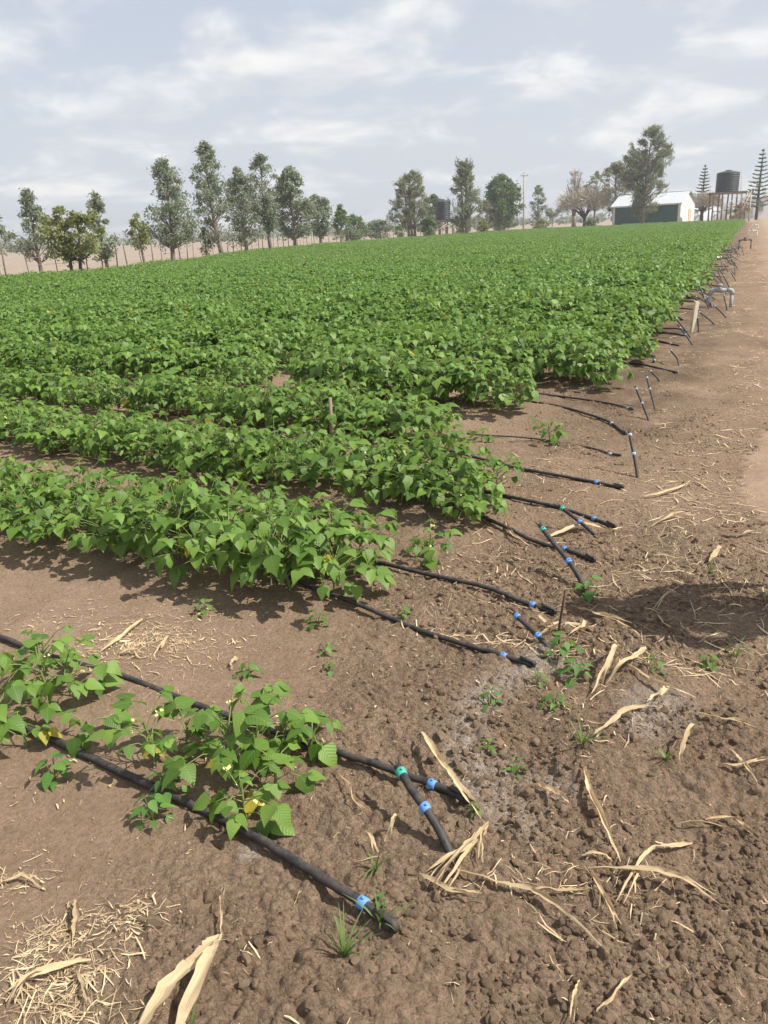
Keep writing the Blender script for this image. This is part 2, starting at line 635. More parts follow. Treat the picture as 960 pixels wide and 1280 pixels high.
LF = lambda nm, lo, hi, tf=0.38: mat_leaf(nm, tuple(v * 1.28 for v in lo), tuple(v * 1.1 for v in hi), 0.0, (0.24, 0.27, 0.13), tf, vein=False, rough=0.6, spec=0.25)
M['f_grey'] = LF('foliage_grey_green', (0.175, 0.195, 0.14), (0.32, 0.335, 0.25))
M['f_grey2'] = LF('foliage_silver_green', (0.20, 0.222, 0.17), (0.36, 0.38, 0.295))
M['f_olive'] = LF('foliage_olive', (0.19, 0.20, 0.065), (0.33, 0.33, 0.12))
M['f_green'] = LF('foliage_green', (0.09, 0.145, 0.055), (0.17, 0.245, 0.095))
M['f_casu'] = LF('foliage_casuarina', (0.19, 0.195, 0.125), (0.31, 0.30, 0.20))
M['f_dark'] = LF('foliage_dark_conifer', (0.075, 0.10, 0.07), (0.15, 0.185, 0.13))
M['f_dry'] = LF('foliage_dry_twiggy', (0.22, 0.19, 0.125), (0.34, 0.29, 0.20))
M['f_far'] = LF('foliage_far', (0.21, 0.225, 0.18), (0.29, 0.30, 0.245))
M['f_rust'] = LF('foliage_rust', (0.28, 0.15, 0.075), (0.40, 0.24, 0.13))
M['roof'] = mat_simple('white_roof_sheet', (0.52, 0.55, 0.57), (0.62, 0.65, 0.66), 0.45, 0.4, 1.5)
M['wall_green'] = mat_simple('green_sheet_wall', (0.030, 0.085, 0.070), (0.05, 0.12, 0.10), 0.55, 0.4, 1.2)
M['wall_white'] = mat_simple('white_wall', (0.66, 0.65, 0.62), (0.76, 0.75, 0.72), 0.8, 0.2, 1.5)
M['wall_peach'] = mat_simple('peach_door', (0.62, 0.44, 0.30), (0.70, 0.52, 0.38), 0.7, 0.2, 2)
M['pale_green'] = mat_simple('pale_green_board', (0.36, 0.46, 0.36), (0.48, 0.56, 0.46), 0.7, 0.2, 2)
M['tank'] = mat_simple('black_tank', (0.028, 0.031, 0.036), (0.05, 0.054, 0.06), 0.5, 0.4, 2)
M['white_sheet'] = mat_simple('white_film', (0.70, 0.71, 0.73), (0.8, 0.8, 0.8), 0.6, 0.3, 1)
M['glass'] = mat_simple('dark_window', (0.20, 0.22, 0.24), (0.28, 0.30, 0.32), 0.2, 0.5, 2)
M['skin'] = mat_simple('skin', (0.16, 0.085, 0.055), (0.19, 0.10, 0.065), 0.6, 0.3, 20)
M['shirt'] = mat_simple('blue_shirt', (0.10, 0.16, 0.28), (0.13, 0.2, 0.33), 0.9, 0.1, 30)
M['trousers'] = mat_simple('grey_trousers', (0.07, 0.07, 0.075), (0.1, 0.1, 0.105), 0.9, 0.1, 30)
M['shoe'] = mat_simple('brown_shoe', (0.06, 0.04, 0.03), None, 0.6, 0.3, 20)
M['hair'] = mat_simple('black_hair', (0.012, 0.011, 0.01), None, 0.8, 0.2, 90)
M['eye'] = mat_simple('eye_white', (0.7, 0.68, 0.65), None, 0.3, 0.5, 5)


# ------------------------------------------------------------------ ground
def make_ground():
    th0 = math.pi / 2
    fine = np.arange(-R(40), R(40), 0.0037)
    side = np.concatenate([np.arange(R(40), R(75), 0.011), np.linspace(R(75), R(180), 40)])
    ang = np.concatenate([-side[::-1], fine, side[:-1]])
    r1 = np.exp(np.arange(math.log(0.95), math.log(14), 0.0038))
    r2 = np.exp(np.arange(math.log(14), math.log(60), 0.02))
    r3 = np.exp(np.arange(math.log(60), math.log(5200), 0.09))
    rad = np.concatenate([np.exp(np.arange(math.log(0.2), math.log(0.95) - .015, 0.03)), r1, r2, r3])
    A, RR = np.meshgrid(ang, rad)
    X = RR * np.sin(A)
    Y = RR * np.cos(A)
    nr, na = X.shape
    X, Y = X.ravel(), Y.ravel()
    Z = h_full(X, Y)
    aa = sstep(R(42), R(74), np.abs(A.ravel())) 
    aa = np.maximum(aa, 1 - sstep(.5, .95, np.hypot(X, Y)))
    Z = Z * (1 - aa) + (h_low(X, Y) - .012) * aa
    V = np.stack([X, Y, Z], 1)
    V = np.vstack([V, [[0, 0, 0]]])
    i = np.arange(nr - 1)[:, None] * na
    j = np.arange(na)[None, :]
    j2 = (j + 1) % na
    F = np.stack([i + j, i + j2, i + na + j2, i + na + j], -1).reshape(-1, 4)
    F = F[:, ::-1]
    me = np_mesh('ground', V, F, M['soil'], True)
    x, y = V[:, 0], V[:, 1]
    ash = np.clip(1 - seg_dist(x, y, ASH_LINE) / 0.10, 0, 1)
    for bx, by, br in ASH_BLOB:
        ash = np.maximum(ash, np.clip(1.2 - np.hypot(x - bx, y - by) / br, 0, 1))
    me.attributes.new('ash', 'FLOAT', 'POINT').data.foreach_set('value', ash.astype(np.float32))
    s = x * N[0] + y * N[1]
    t = x * D[0] + y * D[1]
    inside = in_poly(x, y, FIELD_POLY) | ((y < 30) & (x > -19)) | (np.hypot(x, y) < 25)
    dry = np.where(inside, 0.0, 1.0)
    tb_ = t - np.where(s < 8, -1.35, -1.3 - .046 * (s - 8))
    damp = sstep(-.6, .0, tb_) * (1 - sstep(.35, .95, tb_)) * sstep(4.5, 7, s) + .14 * sstep(-.9, -.2, tb_) * (1 - sstep(.9, 1.5, tb_)) * (1 - sstep(4, 6, s)) * sstep(1.6, 2.2, s)
    me.attributes.new('damp', 'FLOAT', 'POINT').data.foreach_set('value', damp.astype(np.float32))
    me.attributes.new('crumb', 'FLOAT', 'POINT').data.foreach_set('value', np.clip(crumb_mask(x, y), .12, 1.2).astype(np.float32))
    me.attributes.new('dry', 'FLOAT', 'POINT').data.foreach_set('value', dry.astype(np.float32))
    return tag(link('ground', me), kind='structure')


make_ground()


def make_road():
    ss = np.concatenate([np.arange(1.2, 12, 0.05), np.arange(12, 40, 0.25), np.arange(40, 190, 2.0)])
    tt = np.concatenate([np.arange(-0.3, 2.2, 0.05), np.linspace(2.2, 8.0, 24)])
    S, T = np.meshgrid(ss, tt, indexing='ij')
    base = np.where(S < 8, -1.35, -1.3 - 0.046 * (S - 8)) + 0.98 + 0.6 * (1 - sstep(1.8, 4.2, S))
    wob = (fbm(S * 0.6, T * 0 + 3, 91, 3) - .5) * 0.7
    t = base + T
    X = N[0] * S + D[0] * t
    Y = N[1] * S + D[1] * t
    q = T + wob
    e = sstep(0.15, 1.7, q)
    Z = h_low(X, Y) * 1.0 + 0.018 * sstep(-.1, .5, q) - 0.030 + 0.024 * sstep(0.0, 0.9, q) + 0.006 * (fbm(X * 20, Y * 20, 14, 3) - .5)
    Z = Z + np.where(T > 7.7, -0.06, 0)
    V = np.stack([X, Y, Z], -1).reshape(-1, 3)
    ns, nt = S.shape
    i = np.arange(ns - 1)[:, None] * nt
    j = np.arange(nt - 1)[None, :]
    F = np.stack([i + j, i + nt + j, i + nt + j + 1, i + j + 1], -1).reshape(-1, 4)[:, ::-1]
    me = np_mesh('road', V, F, M['road'], True)
    me.attributes.new('edge', 'FLOAT', 'POINT').data.foreach_set('value', e.ravel().astype(np.float32))
    return tag(link('road', me), kind='structure')


make_road()


# ------------------------------------------------------------------ scatter by geometry nodes (for stuff nobody could count)
def scatter(name, meshes, P, rot, scl, idx, label, cat):
    src = bpy.data.collections.new(name + '_pieces')
    for i, me in enumerate(meshes):
        o = bpy.data.objects.new('%s_piece_%02d' % (name, i), me)
        src.objects.link(o)
    me = bpy.data.meshes.new(name)
    me.vertices.add(len(P))
    me.vertices.foreach_set('co', np.asarray(P, np.float32).ravel())
    me.attributes.new('rot', 'FLOAT_VECTOR', 'POINT').data.foreach_set('vector', np.asarray(rot, np.float32).ravel())
    me.attributes.new('scl', 'FLOAT_VECTOR', 'POINT').data.foreach_set('vector', np.asarray(scl, np.float32).ravel())
    me.attributes.new('vi', 'INT', 'POINT').data.foreach_set('value', np.asarray(idx, np.int32))
    o = link(name, me)
    ng = bpy.data.node_groups.new(name + '_scatter', 'GeometryNodeTree')
    ng.interface.new_socket('Geometry', in_out='INPUT', socket_type='NodeSocketGeometry')
    ng.interface.new_socket('Geometry', in_out='OUTPUT', socket_type='NodeSocketGeometry')
    gi = ng.nodes.new('NodeGroupInput')
    go = ng.nodes.new('NodeGroupOutput')
    iop = ng.nodes.new('GeometryNodeInstanceOnPoints')
    ci = ng.nodes.new('GeometryNodeCollectionInfo')
    ci.inputs['Collection'].default_value = src
    ci.inputs['Separate Children'].default_value = True
    ci.inputs['Reset Children'].default_value = True

    def at(nm, dt):
        a = ng.nodes.new('GeometryNodeInputNamedAttribute')
        a.data_type = dt
        a.inputs['Name'].default_value = nm
        return a.outputs['Attribute']
    e2r = ng.nodes.new('FunctionNodeEulerToRotation')
    L = ng.links.new
    L(gi.outputs[0], iop.inputs['Points'])
    L(ci.outputs[0], iop.inputs['Instance'])
    iop.inputs['Pick Instance'].default_value = True
    L(at('vi', 'INT'), iop.inputs['Instance Index'])
    L(at('rot', 'FLOAT_VECTOR'), e2r.inputs[0])
    L(e2r.outputs[0], iop.inputs['Rotation'])
    L(at('scl', 'FLOAT_VECTOR'), iop.inputs['Scale'])
    L(iop.outputs[0], go.inputs[0])
    md = o.modifiers.new('scatter', 'NODES')
    md.node_group = ng
    return tag(o, label, cat, kind='stuff')


def ico(sub):
    import bmesh
    bm = bmesh.new()
    bmesh.ops.create_icosphere(bm, subdivisions=sub, radius=1.0)
    V = np.array([v.co[:] for v in bm.verts])
    F = np.array([[v.index for v in f.verts] for f in bm.faces])
    bm.free()
    return V, F


IV, IF = ico(3)
CV, CF = ico(2)


def clod_mesh(k):
    r_ = np.random.default_rng(200 + k)
    V = CV.copy()
    for _ in range(9):
        d = r_.normal(size=3)
        d /= np.linalg.norm(d)
        h = r_.uniform(0.45, 0.85)
        p = V @ d
        V = V - np.outer(np.maximum(p - h, 0) * 0.85, d)
    V *= 1 + 0.16 * (fbm(V[:, 0] * 3 + 9 * k, V[:, 1] * 3 + V[:, 2] * 2.3, k, 3)[:, None] - .5) * 2
    V *= r_.uniform(0.75, 1.15, 3)
    V[:, 2] *= 0.8
    V *= 1 + r_.uniform(-.1, .1, (len(V), 1))
    return np_mesh('clod_%d' % k, V, CF, M['clod'], False)


def make_clods():
    n = 420000
    x = rng.uniform(-2.6, 3.2, n)
    y = 0.9 + 6.5 * rng.random(n) ** 1.5
    m = crumb_mask(x, y)
    keep = rng.random(n) < np.clip(m - 0.08, 0, 1) ** 1.5 * np.clip(1.4 - y * 0.13, 0.25, 1) * 0.5 * sstep(.30, .56, fbm(x * 4.5, y * 4.5, 312, 3)) * (.16 + .84 * sstep(-.15, .35, x - .12 * (y - 1.4) - np.where(y > 2.2, .0, -.05)))
    x, y, m = x[keep], y[keep], m[keep]
    sz = 0.0018 + 0.0036 * rng.random(len(x)) ** 2 + 0.015 * rng.random(len(x)) ** 9 * np.clip(m, 0.3, 1.1)
    z = h_full(x, y) + sz * 0.1
    idx = rng.integers(0, 8, len(x))
    rot = rng.uniform(0, 6.28, (len(x), 3)) * [0.15, 0.15, 1]
    scatter('soil_clods', [clod_mesh(k) for k in range(8)], np.stack([x, y, z], 1), rot, np.repeat(sz[:, None], 3, 1), idx,
            'loose brown soil clods and crumbs lying past the row ends', 'soil clods')


make_clods()


# ------------------------------------------------------------------ bean plants
def leaflet(seed, nst=7, yellow=False):
    r_ = np.random.default_rng(seed)
    if nst == 7:
        t = np.array([0, .07, .23, .45, .70, .89, 1.0])
        w = np.array([.06, .30, .42, .345, .20, .072, 0])
    else:
        t = np.array([0, .3, .68, 1.0])
        w = np.array([.12, .43, .25, 0])
    w = w * r_.uniform(0.88, 1.1)
    fold = r_.uniform(0.08, 0.42)
    curl = r_.uniform(0.12, 0.55)
    V, UV = [], []
    asym = r_.uniform(-.04, .04)
    for i, (a, b) in enumerate(zip(t, w)):
        wave = 0.035 * math.sin(a * 9 + seed)
        z0 = -curl * a * a
        y0 = a - 0.12 * curl * a * a
        bend = 0.05 * math.sin(a * 2.2) * (1 if seed % 2 else -1)
        for sgn in (-1, 0, 1):
            V.append((sgn * b * (1 + sgn * asym) + bend, y0, z0 + abs(sgn) * b * fold - abs(sgn) * b * b * .5 + sgn * wave * b))
            UV.append((0.5 + sgn * b, a))
    F = []
    for i in range(len(t) - 1):
        for s_ in (0, 1):
            a = i * 3 + s_
            F.append((a, a + 1, a + 4, a + 3))
    return np.array(V), np.array(F), np.array(UV)


LEAF = [leaflet(k) for k in range(8)]
LEAF_LO = [leaflet(k, 4) for k in range(8)]
LEAF_ME = [np_mesh('leaf', *LEAF[k][:2], M['bean'], True, LEAF[k][2]) for k in range(8)]
LEAF_YE = [np_mesh('leaf', *LEAF[k][:2], M['bean_yellow'], True, LEAF[k][2]) for k in range(2)]


def rot_zxy(az, pitch, roll):
    return Matrix.Rotation(az, 4, 'Z') @ Matrix.Rotation(pitch, 4, 'X') @ Matrix.Rotation(roll, 4, 'Y')


def plant_layout(seed, H, Rad, nleaf, lsize=(0.080, 0.125)):
    """leaflets as (mesh index, 4x4, yellow) and stems as polylines; the plant stands at the origin"""
    r_ = random.Random(seed)
    leaves, stems, tips = [], [], []
    lean = Vector((r_.uniform(-.05, .05), r_.uniform(-.05, .05), 0))
    top = Vector((0, 0, H * 0.68)) + lean
    stems.append(([Vector((0, 0, -0.03)), top * 0.5 + Vector((r_.uniform(-.01, .01), 0, 0)), top], 0.0042))
    for i in range(nleaf):
        u = (i + 0.6) / nleaf
        az = i * 2.39996 + r_.uniform(-.5, .5)
        hh = H * (0.30 + 0.66 * u) + r_.uniform(-.03, .03)
        prof = math.sqrt(max(0.0, 1 - ((u - 0.42) / 0.68) ** 2))
        rad = Rad * prof * r_.uniform(0.55, 1.05)
        out = Vector((-math.sin(az), math.cos(az), 0))
        p = out * rad + Vector((0, 0, max(0.05, hh))) + lean * u
        base = top * min(1.0, 0.25 + 0.7 * u * r_.uniform(.8, 1.1))
        midp = (base + p) * 0.5 + Vector((0, 0, 0.02)) + out * rad * 0.08
        stems.append(([base, midp, p], 0.0019))
        pitch = -r_.uniform(-0.05, 0.58) - (0.25 if u < 0.35 else 0)
        size = r_.uniform(*lsize) * (0.72 if u > 0.9 else 1)
        ye = u < 0.22 and r_.random() < (0.12 if H < .31 else 0.06)
        a2 = az + r_.uniform(-.5, .5)
        f = Vector((-math.sin(a2), math.cos(a2), 0))
        jit = lambda q: r_.uniform(-q, q)
        for da, off, k, sc in ((0, 0.28, 0.0, 1.0), (1.25, 0.03, 0.5, 0.9), (-1.25, 0.03, -0.5, 0.9)):
            mt = (Matrix.Translation(p + f * off * size) @ rot_zxy(a2 + da + jit(.25), pitch + jit(.3) - (0.1 if da else 0), jit(.35))
                  @ Matrix.Scale(size * sc * r_.uniform(.85, 1.1), 4))
            leaves.append((r_.randrange(8), mt, ye))
        tips.append(p)
    return leaves, stems, tips, top


def stem_mesh(name, stems):
    mb = MB()
    for pts, rr in stems:
        mb.tube(pts, [rr * 1.25] + [rr] * (len(pts) - 2) + [rr * 0.75], 4, False)
    return mb.mesh(name, M['stem'], True)


def merge_leaves(leaves, src, name, mat):
    V, F, U, off = [], [], [], 0
    for k, mt, _ in leaves:
        v, f, uv = src[k]
        m = np.array(mt)
        V.append(v @ m[:3, :3].T + m[:3, 3])
        F.append(f + off)
        U.append(uv)
        off += len(v)
    return np_mesh(name, np.vstack(V), np.vstack(F), mat, True, np.vstack(U))


def flower_mesh(r_, tips, H):
    mb = MB()
    for _ in range(r_.randint(2, 4)):
        p = Vector(r_.choice(tips)) * r_.uniform(0.55, 0.8)
        p.z = H * r_.uniform(0.45, 0.85)
        for q in range(3):
            d = Vector((r_.uniform(-1, 1), r_.uniform(-1, 1), r_.uniform(-.2, 1))).normalized()
            e = d.cross(Vector((0.3, .5, .8))).normalized()
            c = p + d * 0.006 + Vector((r_.uniform(-.012, .012), r_.uniform(-.012, .012), 0))
            mb.add([c, c + d * .009 + e * .006, c + d * .016, c + d * .009 - e * .006], [(0, 1, 2, 3)])
    return mb.mesh('flowers', M['flower'], False)


NVAR = 12
VARS = []
for k in range(NVAR):
    rv = random.Random(900 + k)
    H = rv.uniform(0.33, 0.42)
    lv, stx, tips, top = plant_layout(1000 + k, H, rv.uniform(0.20, 0.26), rv.randint(22, 26), (0.055, 0.100))
    VARS.append(dict(leaves=lv, stem=stem_mesh('stem', stx), full=merge_leaves(lv, LEAF, 'foliage', M['bean']),
                     flower=flower_mesh(rv, tips, H), H=H))
FAR = []
for k in range(10):
    rv = random.Random(1900 + k)
    lv, stx, tips, top = plant_layout(2000 + k, rv.uniform(0.38, 0.47), rv.uniform(0.24, 0.30), 25, (0.052, 0.088))
    FAR.append(merge_leaves(lv, LEAF_LO, 'field_plant_%d' % k, M['bean_far']))


def put_plant(var, x, y, rz, sc, label, group, leaf_objects=True, flowers=False, tilt=(0, 0)):
    root = empty('bean_plant', (x, y, gl(x, y)), rz)
    root.rotation_euler = (tilt[0], tilt[1], rz)
    root.scale = (sc, sc, sc)
    tag(root, label, 'bean plant', group)
    link('stem', var['stem'], root)
    if leaf_objects:
        for k, mt, ye in var['leaves']:
            link('leaf', LEAF_YE[k % 2] if ye else LEAF_ME[k], root, mt)
    else:
        link('foliage', var['full'], root)
    if flowers:
        tag(link('flowers', var['flower'], root), kind='stuff')
    return root


# nearest bed: a few scattered young plants between its two drip lines
SMALL = []
for k, (h_, r_, nl) in enumerate([(0.26, 0.13, 13), (0.21, 0.12, 11), (0.28, 0.15, 16), (0.16, 0.09, 8), (0.12, 0.07, 5)]):
    lv, stx, tips, top = plant_layout(3000 + k, h_, r_, nl, (0.038, 0.082))
    SMALL.append(dict(leaves=lv, stem=stem_mesh('stem', stx), full=None, flower=flower_mesh(random.Random(k), tips, h_), H=h_))
NEAR_BEANS = [
    (-1.295, 2.253, 2, 1.0, 'bean plant rooted against the lower drip line, outermost of the bare bed', 0),
    (-1.180, 2.135, 3, 1.0, 'low bean plant pressed against the lower drip line beside a leafy clump', 0),
    (-1.170, 2.311, 0, 1.0, 'upright bean plant in the middle of the clump between two drip lines', 0),
    (-1.102, 2.353, 1, 1.0, 'bean plant at the clump edge with yellowing leaves near the upper drip line', 1),
    (-0.985, 2.138, 4, 1.0, 'small bean seedling just above the lower drip line past the clump', 0),
    (-1.265, 2.523, 1, 1.0, 'bean plant growing beside the upper drip line near dry maize chaff', 0),
    (-0.724, 1.985, 0, 0.95, 'slender bean plant with flowers standing alone between the drip lines', 1),
    (-0.655, 2.045, 3, 1.05, 'short bean plant with pale flowers next to a slender bean plant', 1),
    (-0.505, 1.935, 0, 1.08, 'tall broad-leaved bean plant leading the last clump of the bare bed', 0),
    (-0.425, 1.985, 2, 0.95, 'bushy bean plant at the heart of the last clump, near the upper drip line', 1),
    (-0.420, 1.720, 1, 0.95, 'bean plant drooping over the lower drip line with a yellow bottom leaf', 1),
    (-0.355, 1.834, 3, 1.1, 'bean plant with thin yellowish stems between the two drip lines', 1),
    (-0.275, 2.030, 4, 1.2, 'yellowing bean plant touching the upper drip line where it leaves the clump', 1),
    (-0.345, 2.058, 3, 1.0, 'pale bean plant with yellow flowers close to the upper drip line', 1),
]
for i, (x, y, k, sc, lb, fl) in enumerate(NEAR_BEANS):
    put_plant(SMALL[k], x, y, i * 1.7, sc * .93, lb, 'young bean plants in the bare bed', True, bool(fl))
put_plant(SMALL[1], 1.218, 5.442, 0.4, 1.0, 'lone leafy bean plant on bare soil past the row ends', None, True)
put_plant(SMALL[4], 0.728, 5.563, 2.0, 1.0, 'small lone bean seedling on bare soil beside a thin drip line', None, True)
put_plant(SMALL[1], 0.20, 3.47, 3.4, 0.95, 'straggling bean plant with yellow flowers past the end of the first full bed', None, True, True)

individual = []
field = []
for bi, s in enumerate(BEDS):
    if bi == 0:
        continue
    te = {1: -1.62, 2: -1.30, 3: -2.15, 4: -1.95, 5: -1.45}.get(bi, float(t_end(np.array(s))) - 0.15)
    r_ = random.Random(40 + bi)
    near_row = s < 26
    step = 0.125 if bi < 3 else 0.13 if near_row else 0.2
    te += r_.uniform(-.15, .15) if bi > 5 else 0
    t = te
    while t > te - 62:
        p = st(s, t)
        if abs(math.atan2(p[0], p[1])) > R(36) or p[1] < 0.5 or (p[0] < -19.5):
            t -= step
            if p[0] < -24:
                break
            continue
        for off in ((-0.155, 0.155) if bi < 4 else (-0.17, 0.17) if near_row else (-0.25, 0.25)):
            sk = 0.105 * min(te - t, 9.0) if bi >= 2 else 0.0
            q = st(s + sk + off + r_.uniform(-.06, .06), t + r_.uniform(-.05, .05) - (0.1 if off > 0 else 0))
            if r_.random() < 0.02:
                continue
            sc = r_.uniform(0.82, 1.12) * {1: 0.80, 2: 0.84, 3: 0.92}.get(bi, 1.04)
            if bi == 1 and t > te - 1.2:
                sc *= 1.14
            if t > te - 0.12:
                sc *= 0.88
            field.append((bi, q[0], q[1], r_.uniform(0, 6.28), sc, off > 0))
        t -= step
fx = np.array([f[1] for f in field])
fy = np.array([f[2] for f in field])
gap = fbm(fx * 0.9, fy * 0.9, 130, 2)
ok = in_poly(fx, fy, FIELD_POLY)
vig = fbm(fx * 0.22, fy * 0.22, 430, 3)
vig2 = fbm((fx * D[0] + fy * D[1]) * .35, (fx * N[0] + fy * N[1]) * .9, 431, 2)
kept = []
for f, g_, o_, v_, v2_ in zip(field, gap, ok, vig, vig2):
    sparse = f[0] in (3, 4) and f[1] < 0
    if not o_ or g_ < 0.16 or (sparse and g_ < 0.36):
        continue
    if f[0] > 3:
        f = f[:4] + (f[4] * min(1.15, max(.62, .45 + .6 * v_ + .5 * v2_)),) + f[5:]
    if f[0] in (3, 4) and g_ < 0.45 and f[1] < 0.3:
        f = f[:4] + (f[4] * 0.72,) + f[5:]
    kept.append(f)
field = kept
field.sort(key=lambda f: math.hypot(f[1], f[2]))
BED_LABEL = {
    1: ('bean plant in the first full bed beyond bare soil', 'bean plants in the first full bed'),
    2: ('bean plant in the second full bed beyond bare soil', 'bean plants in the second full bed'),
    3: ('bean plant in the third full bed beyond bare soil', 'bean plants in the third full bed'),
    4: ('bean plant in the fourth full bed beyond bare soil', 'bean plants in the fourth full bed'),
    5: ('bean plant in the fifth full bed beyond bare soil', 'bean plants in the fifth full bed'),
}
n_ind = 283
ind, rest = field[:n_ind], field[n_ind:]
ends_t = {}
for f in ind:
    ends_t[(f[0], f[5])] = max(ends_t.get((f[0], f[5]), -1e9), f[1] * D[0] + f[2] * D[1])
for j, (bi, x, y, rz, sc, back) in enumerate(ind):
    lb, gr = BED_LABEL.get(bi, ('green bean plant in the closed canopy behind the fifth full bed', 'bean plants of the closed canopy'))
    if bi in BED_LABEL:
        lb = lb.replace(' in the ', ' in the back line of the ' if back else ' in the front line of the ', 1)
    if bi in BED_LABEL and x * D[0] + y * D[1] >= ends_t[(bi, back)] - 1e-6:
        lb = 'last bean plant at the road end of the %s line of the %s full bed' % ('back' if back else 'front', BED_LABEL[bi][1].split(' ')[4])
    rr = random.Random(j)
    put_plant(VARS[rr.randrange(NVAR)], x, y, rz, sc, lb, gr, math.hypot(x, y) < 6.2, rr.random() < 0.25,
              (rr.uniform(-.1, .1), rr.uniform(-.1, .1)))
P, ro, sl, ix = [], [], [], []
P2, ro2, sl2, ix2 = [], [], [], []
for j, (bi, x, y, rz, sc, back) in enumerate(rest):
    rr = random.Random(7000 + j)
    d_ = math.hypot(x, y)
    if d_ < 14:
        P.append((x, y, 0)); ro.append((rr.uniform(-.1, .1), rr.uniform(-.1, .1), rz)); sl.append((sc,) * 3); ix.append(rr.randrange(NVAR))
    else:
        k = 1.1
        P2.append((x, y, 0)); ro2.append((rr.uniform(-.1, .1), rr.uniform(-.1, .1), rz)); sl2.append((sc * k, sc * k, sc)); ix2.append(rr.randrange(10))
P = np.array(P)
P[:, 2] = h_low(P[:, 0], P[:, 1])
scatter('bean_rows', [v['full'] for v in VARS], P, ro, sl, ix, 'dense rows of green bean plants closing into one canopy', 'bean rows')
P2 = np.array(P2)
P2[:, 2] = h_low(P2[:, 0], P2[:, 1])
scatter('bean_field', FAR, P2, ro2, sl2, ix2, 'broad green bean field stretching back to the fence and tank stand', 'bean field')
print('plants', len(field), 'near rows', len(P), 'far', len(P2))


# ------------------------------------------------------------------ drip lines and riser pipes
def smooth_path(pts, n=10):
    pts = [Vector(p) for p in pts]
    if len(pts) < 3:
        return [pts[0].lerp(pts[-1], i / n) for i in range(n + 1)]
    out = []
    q = [pts[0] * 2 - pts[1]] + pts + [pts[-1] * 2 - pts[-2]]
    for i in range(1, len(q) - 2):
        for k in range(n):
            t = k / n
            a, b, c, d = q[i - 1], q[i], q[i + 1], q[i + 2]
            out.append(0.5 * ((2 * b) + (c - a) * t + (2 * a - 5 * b + 4 * c - d) * t * t + (3 * b - a - 3 * c + d) * t ** 3))
    out.append(pts[-1])
    return out


def ring_part(root, p, d, rad, mat, name='ring', length=0.024):
    d = d.normalized()
    mb = MB()
    mb.tube([p - d * length / 2, p - d * length * .42, p + d * length * .42, p + d * length / 2],
            [rad * 1.05, rad * 1.26, rad * 1.26, rad * 1.05], 12)
    side = d.cross(Vector((0, 0, 1)))
    side = side.normalized() if side.length > .1 else Vector((1, 0, 0))
    up = side.cross(d)
    mb.tube([p + up * rad * 1.1, p + up * rad * 1.62], [rad * .38, rad * .33], 6)
    return mb.build(name, mat, root, True)


def drip_line(pts, ring_at, label, rad=0.0125, lift=(), group=None, ring_mat='blue', fold=True):
    base = Vector((pts[0][0], pts[0][1], gl(*pts[0])))
    root = empty('drip_line', base)
    tag(root, label, 'drip line', group)
    pth = smooth_path([(x, y, 0) for x, y in pts], 8)
    P_ = []
    rr = random.Random(int(abs(pts[0][0]) * 1000))
    for i, p in enumerate(pth):
        z = max(gl(p.x, p.y), gz(p.x, p.y)) + rad * 0.85
        for lx, ly, lz, lr in lift:
            z += lz * math.exp(-((p.x - lx) ** 2 + (p.y - ly) ** 2) / lr ** 2)
        P_.append(Vector((p.x + rr.uniform(-.002, .002), p.y + rr.uniform(-.002, .002), z)) - base)
    zz = np.array([p.z for p in P_])
    zz = np.convolve(np.pad(zz, 12, 'edge'), np.ones(25) / 25, 'valid') + .002
    for p, z in zip(P_, zz):
        p.z = float(z)
    MB().tube(P_, rad, 12).build('pipe', M['pipe'], root, True)
    if ring_at is not None:
        k = min(range(1, len(P_) - 1), key=lambda i: (P_[i].x + base.x - ring_at[0]) ** 2 + (P_[i].y + base.y - ring_at[1]) ** 2)
        ring_part(root, P_[k], P_[k + 1] - P_[k - 1], rad, M[ring_mat])
    if fold:
        d = (P_[-1] - P_[-4]).normalized()
        u = Vector((0, 0, rad * 1.7))
        e = P_[-1]
        MB().tube([e - d * .004, e + d * rad, e + d * rad * 1.3 + u * .5, e + d * rad * .7 + u, e - d * .05 + u * .98],
                  [rad * .95, rad * .85, rad * .8, rad * .8, rad * .72], 10, flat=0.6).build('folded_end', M['pipe'], root, True)
    return root


DRIP = {
 'A':[(-1.567,2.420),(-1.207,2.201),(-1.122,2.151),(-0.859,1.972),(-0.565,1.778),(-0.427,1.676),(-0.287,1.556),(-0.182,1.461),(-0.094,1.386),(-0.031,1.317)],
 'B':[(-1.839,2.963),(-1.574,2.821),(-1.311,2.640),(-0.984,2.470),(-0.653,2.266),(-0.393,2.119),(-0.184,1.993),(-0.039,1.900),(0.095,1.810),(0.182,1.739)],
 'C':[(-0.582,3.403),(-0.122,2.977),(0.010,2.854),(0.162,2.705),(0.303,2.586),(0.410,2.499),(0.496,2.419)],
 'D':[(-0.549,3.805),(-0.051,3.430),(0.131,3.270),(0.268,3.168),(0.431,3.059),(0.521,2.979),(0.594,2.918),(0.667,2.845)],
 'E':[(0.362,4.165),(0.622,3.813),(0.719,3.664),(0.812,3.535),(0.861,3.477),(0.955,3.311)],
 'F':[(0.524,4.380),(0.831,4.133),(0.965,4.033),(1.104,3.862),(1.179,3.745)],
 'G':[(-0.485,6.240),(0.086,5.668),(0.360,5.348),(0.608,5.059),(0.838,4.832),(1.016,4.696),(1.182,4.551),(1.278,4.455),(1.393,4.329)],
 'H':[(-0.227,6.380),(0.350,6.061),(0.763,5.819),(1.093,5.629),(1.334,5.396),(1.479,5.196),(1.540,5.062),(1.590,5.013)],
 'I':[(0.919,7.002),(1.437,6.541),(1.692,6.094),(1.775,5.833),(1.780,5.511)],
 'J':[(1.277,7.396),(1.678,6.989),(1.904,6.756),(2.021,6.560),(2.083,6.325)],
}
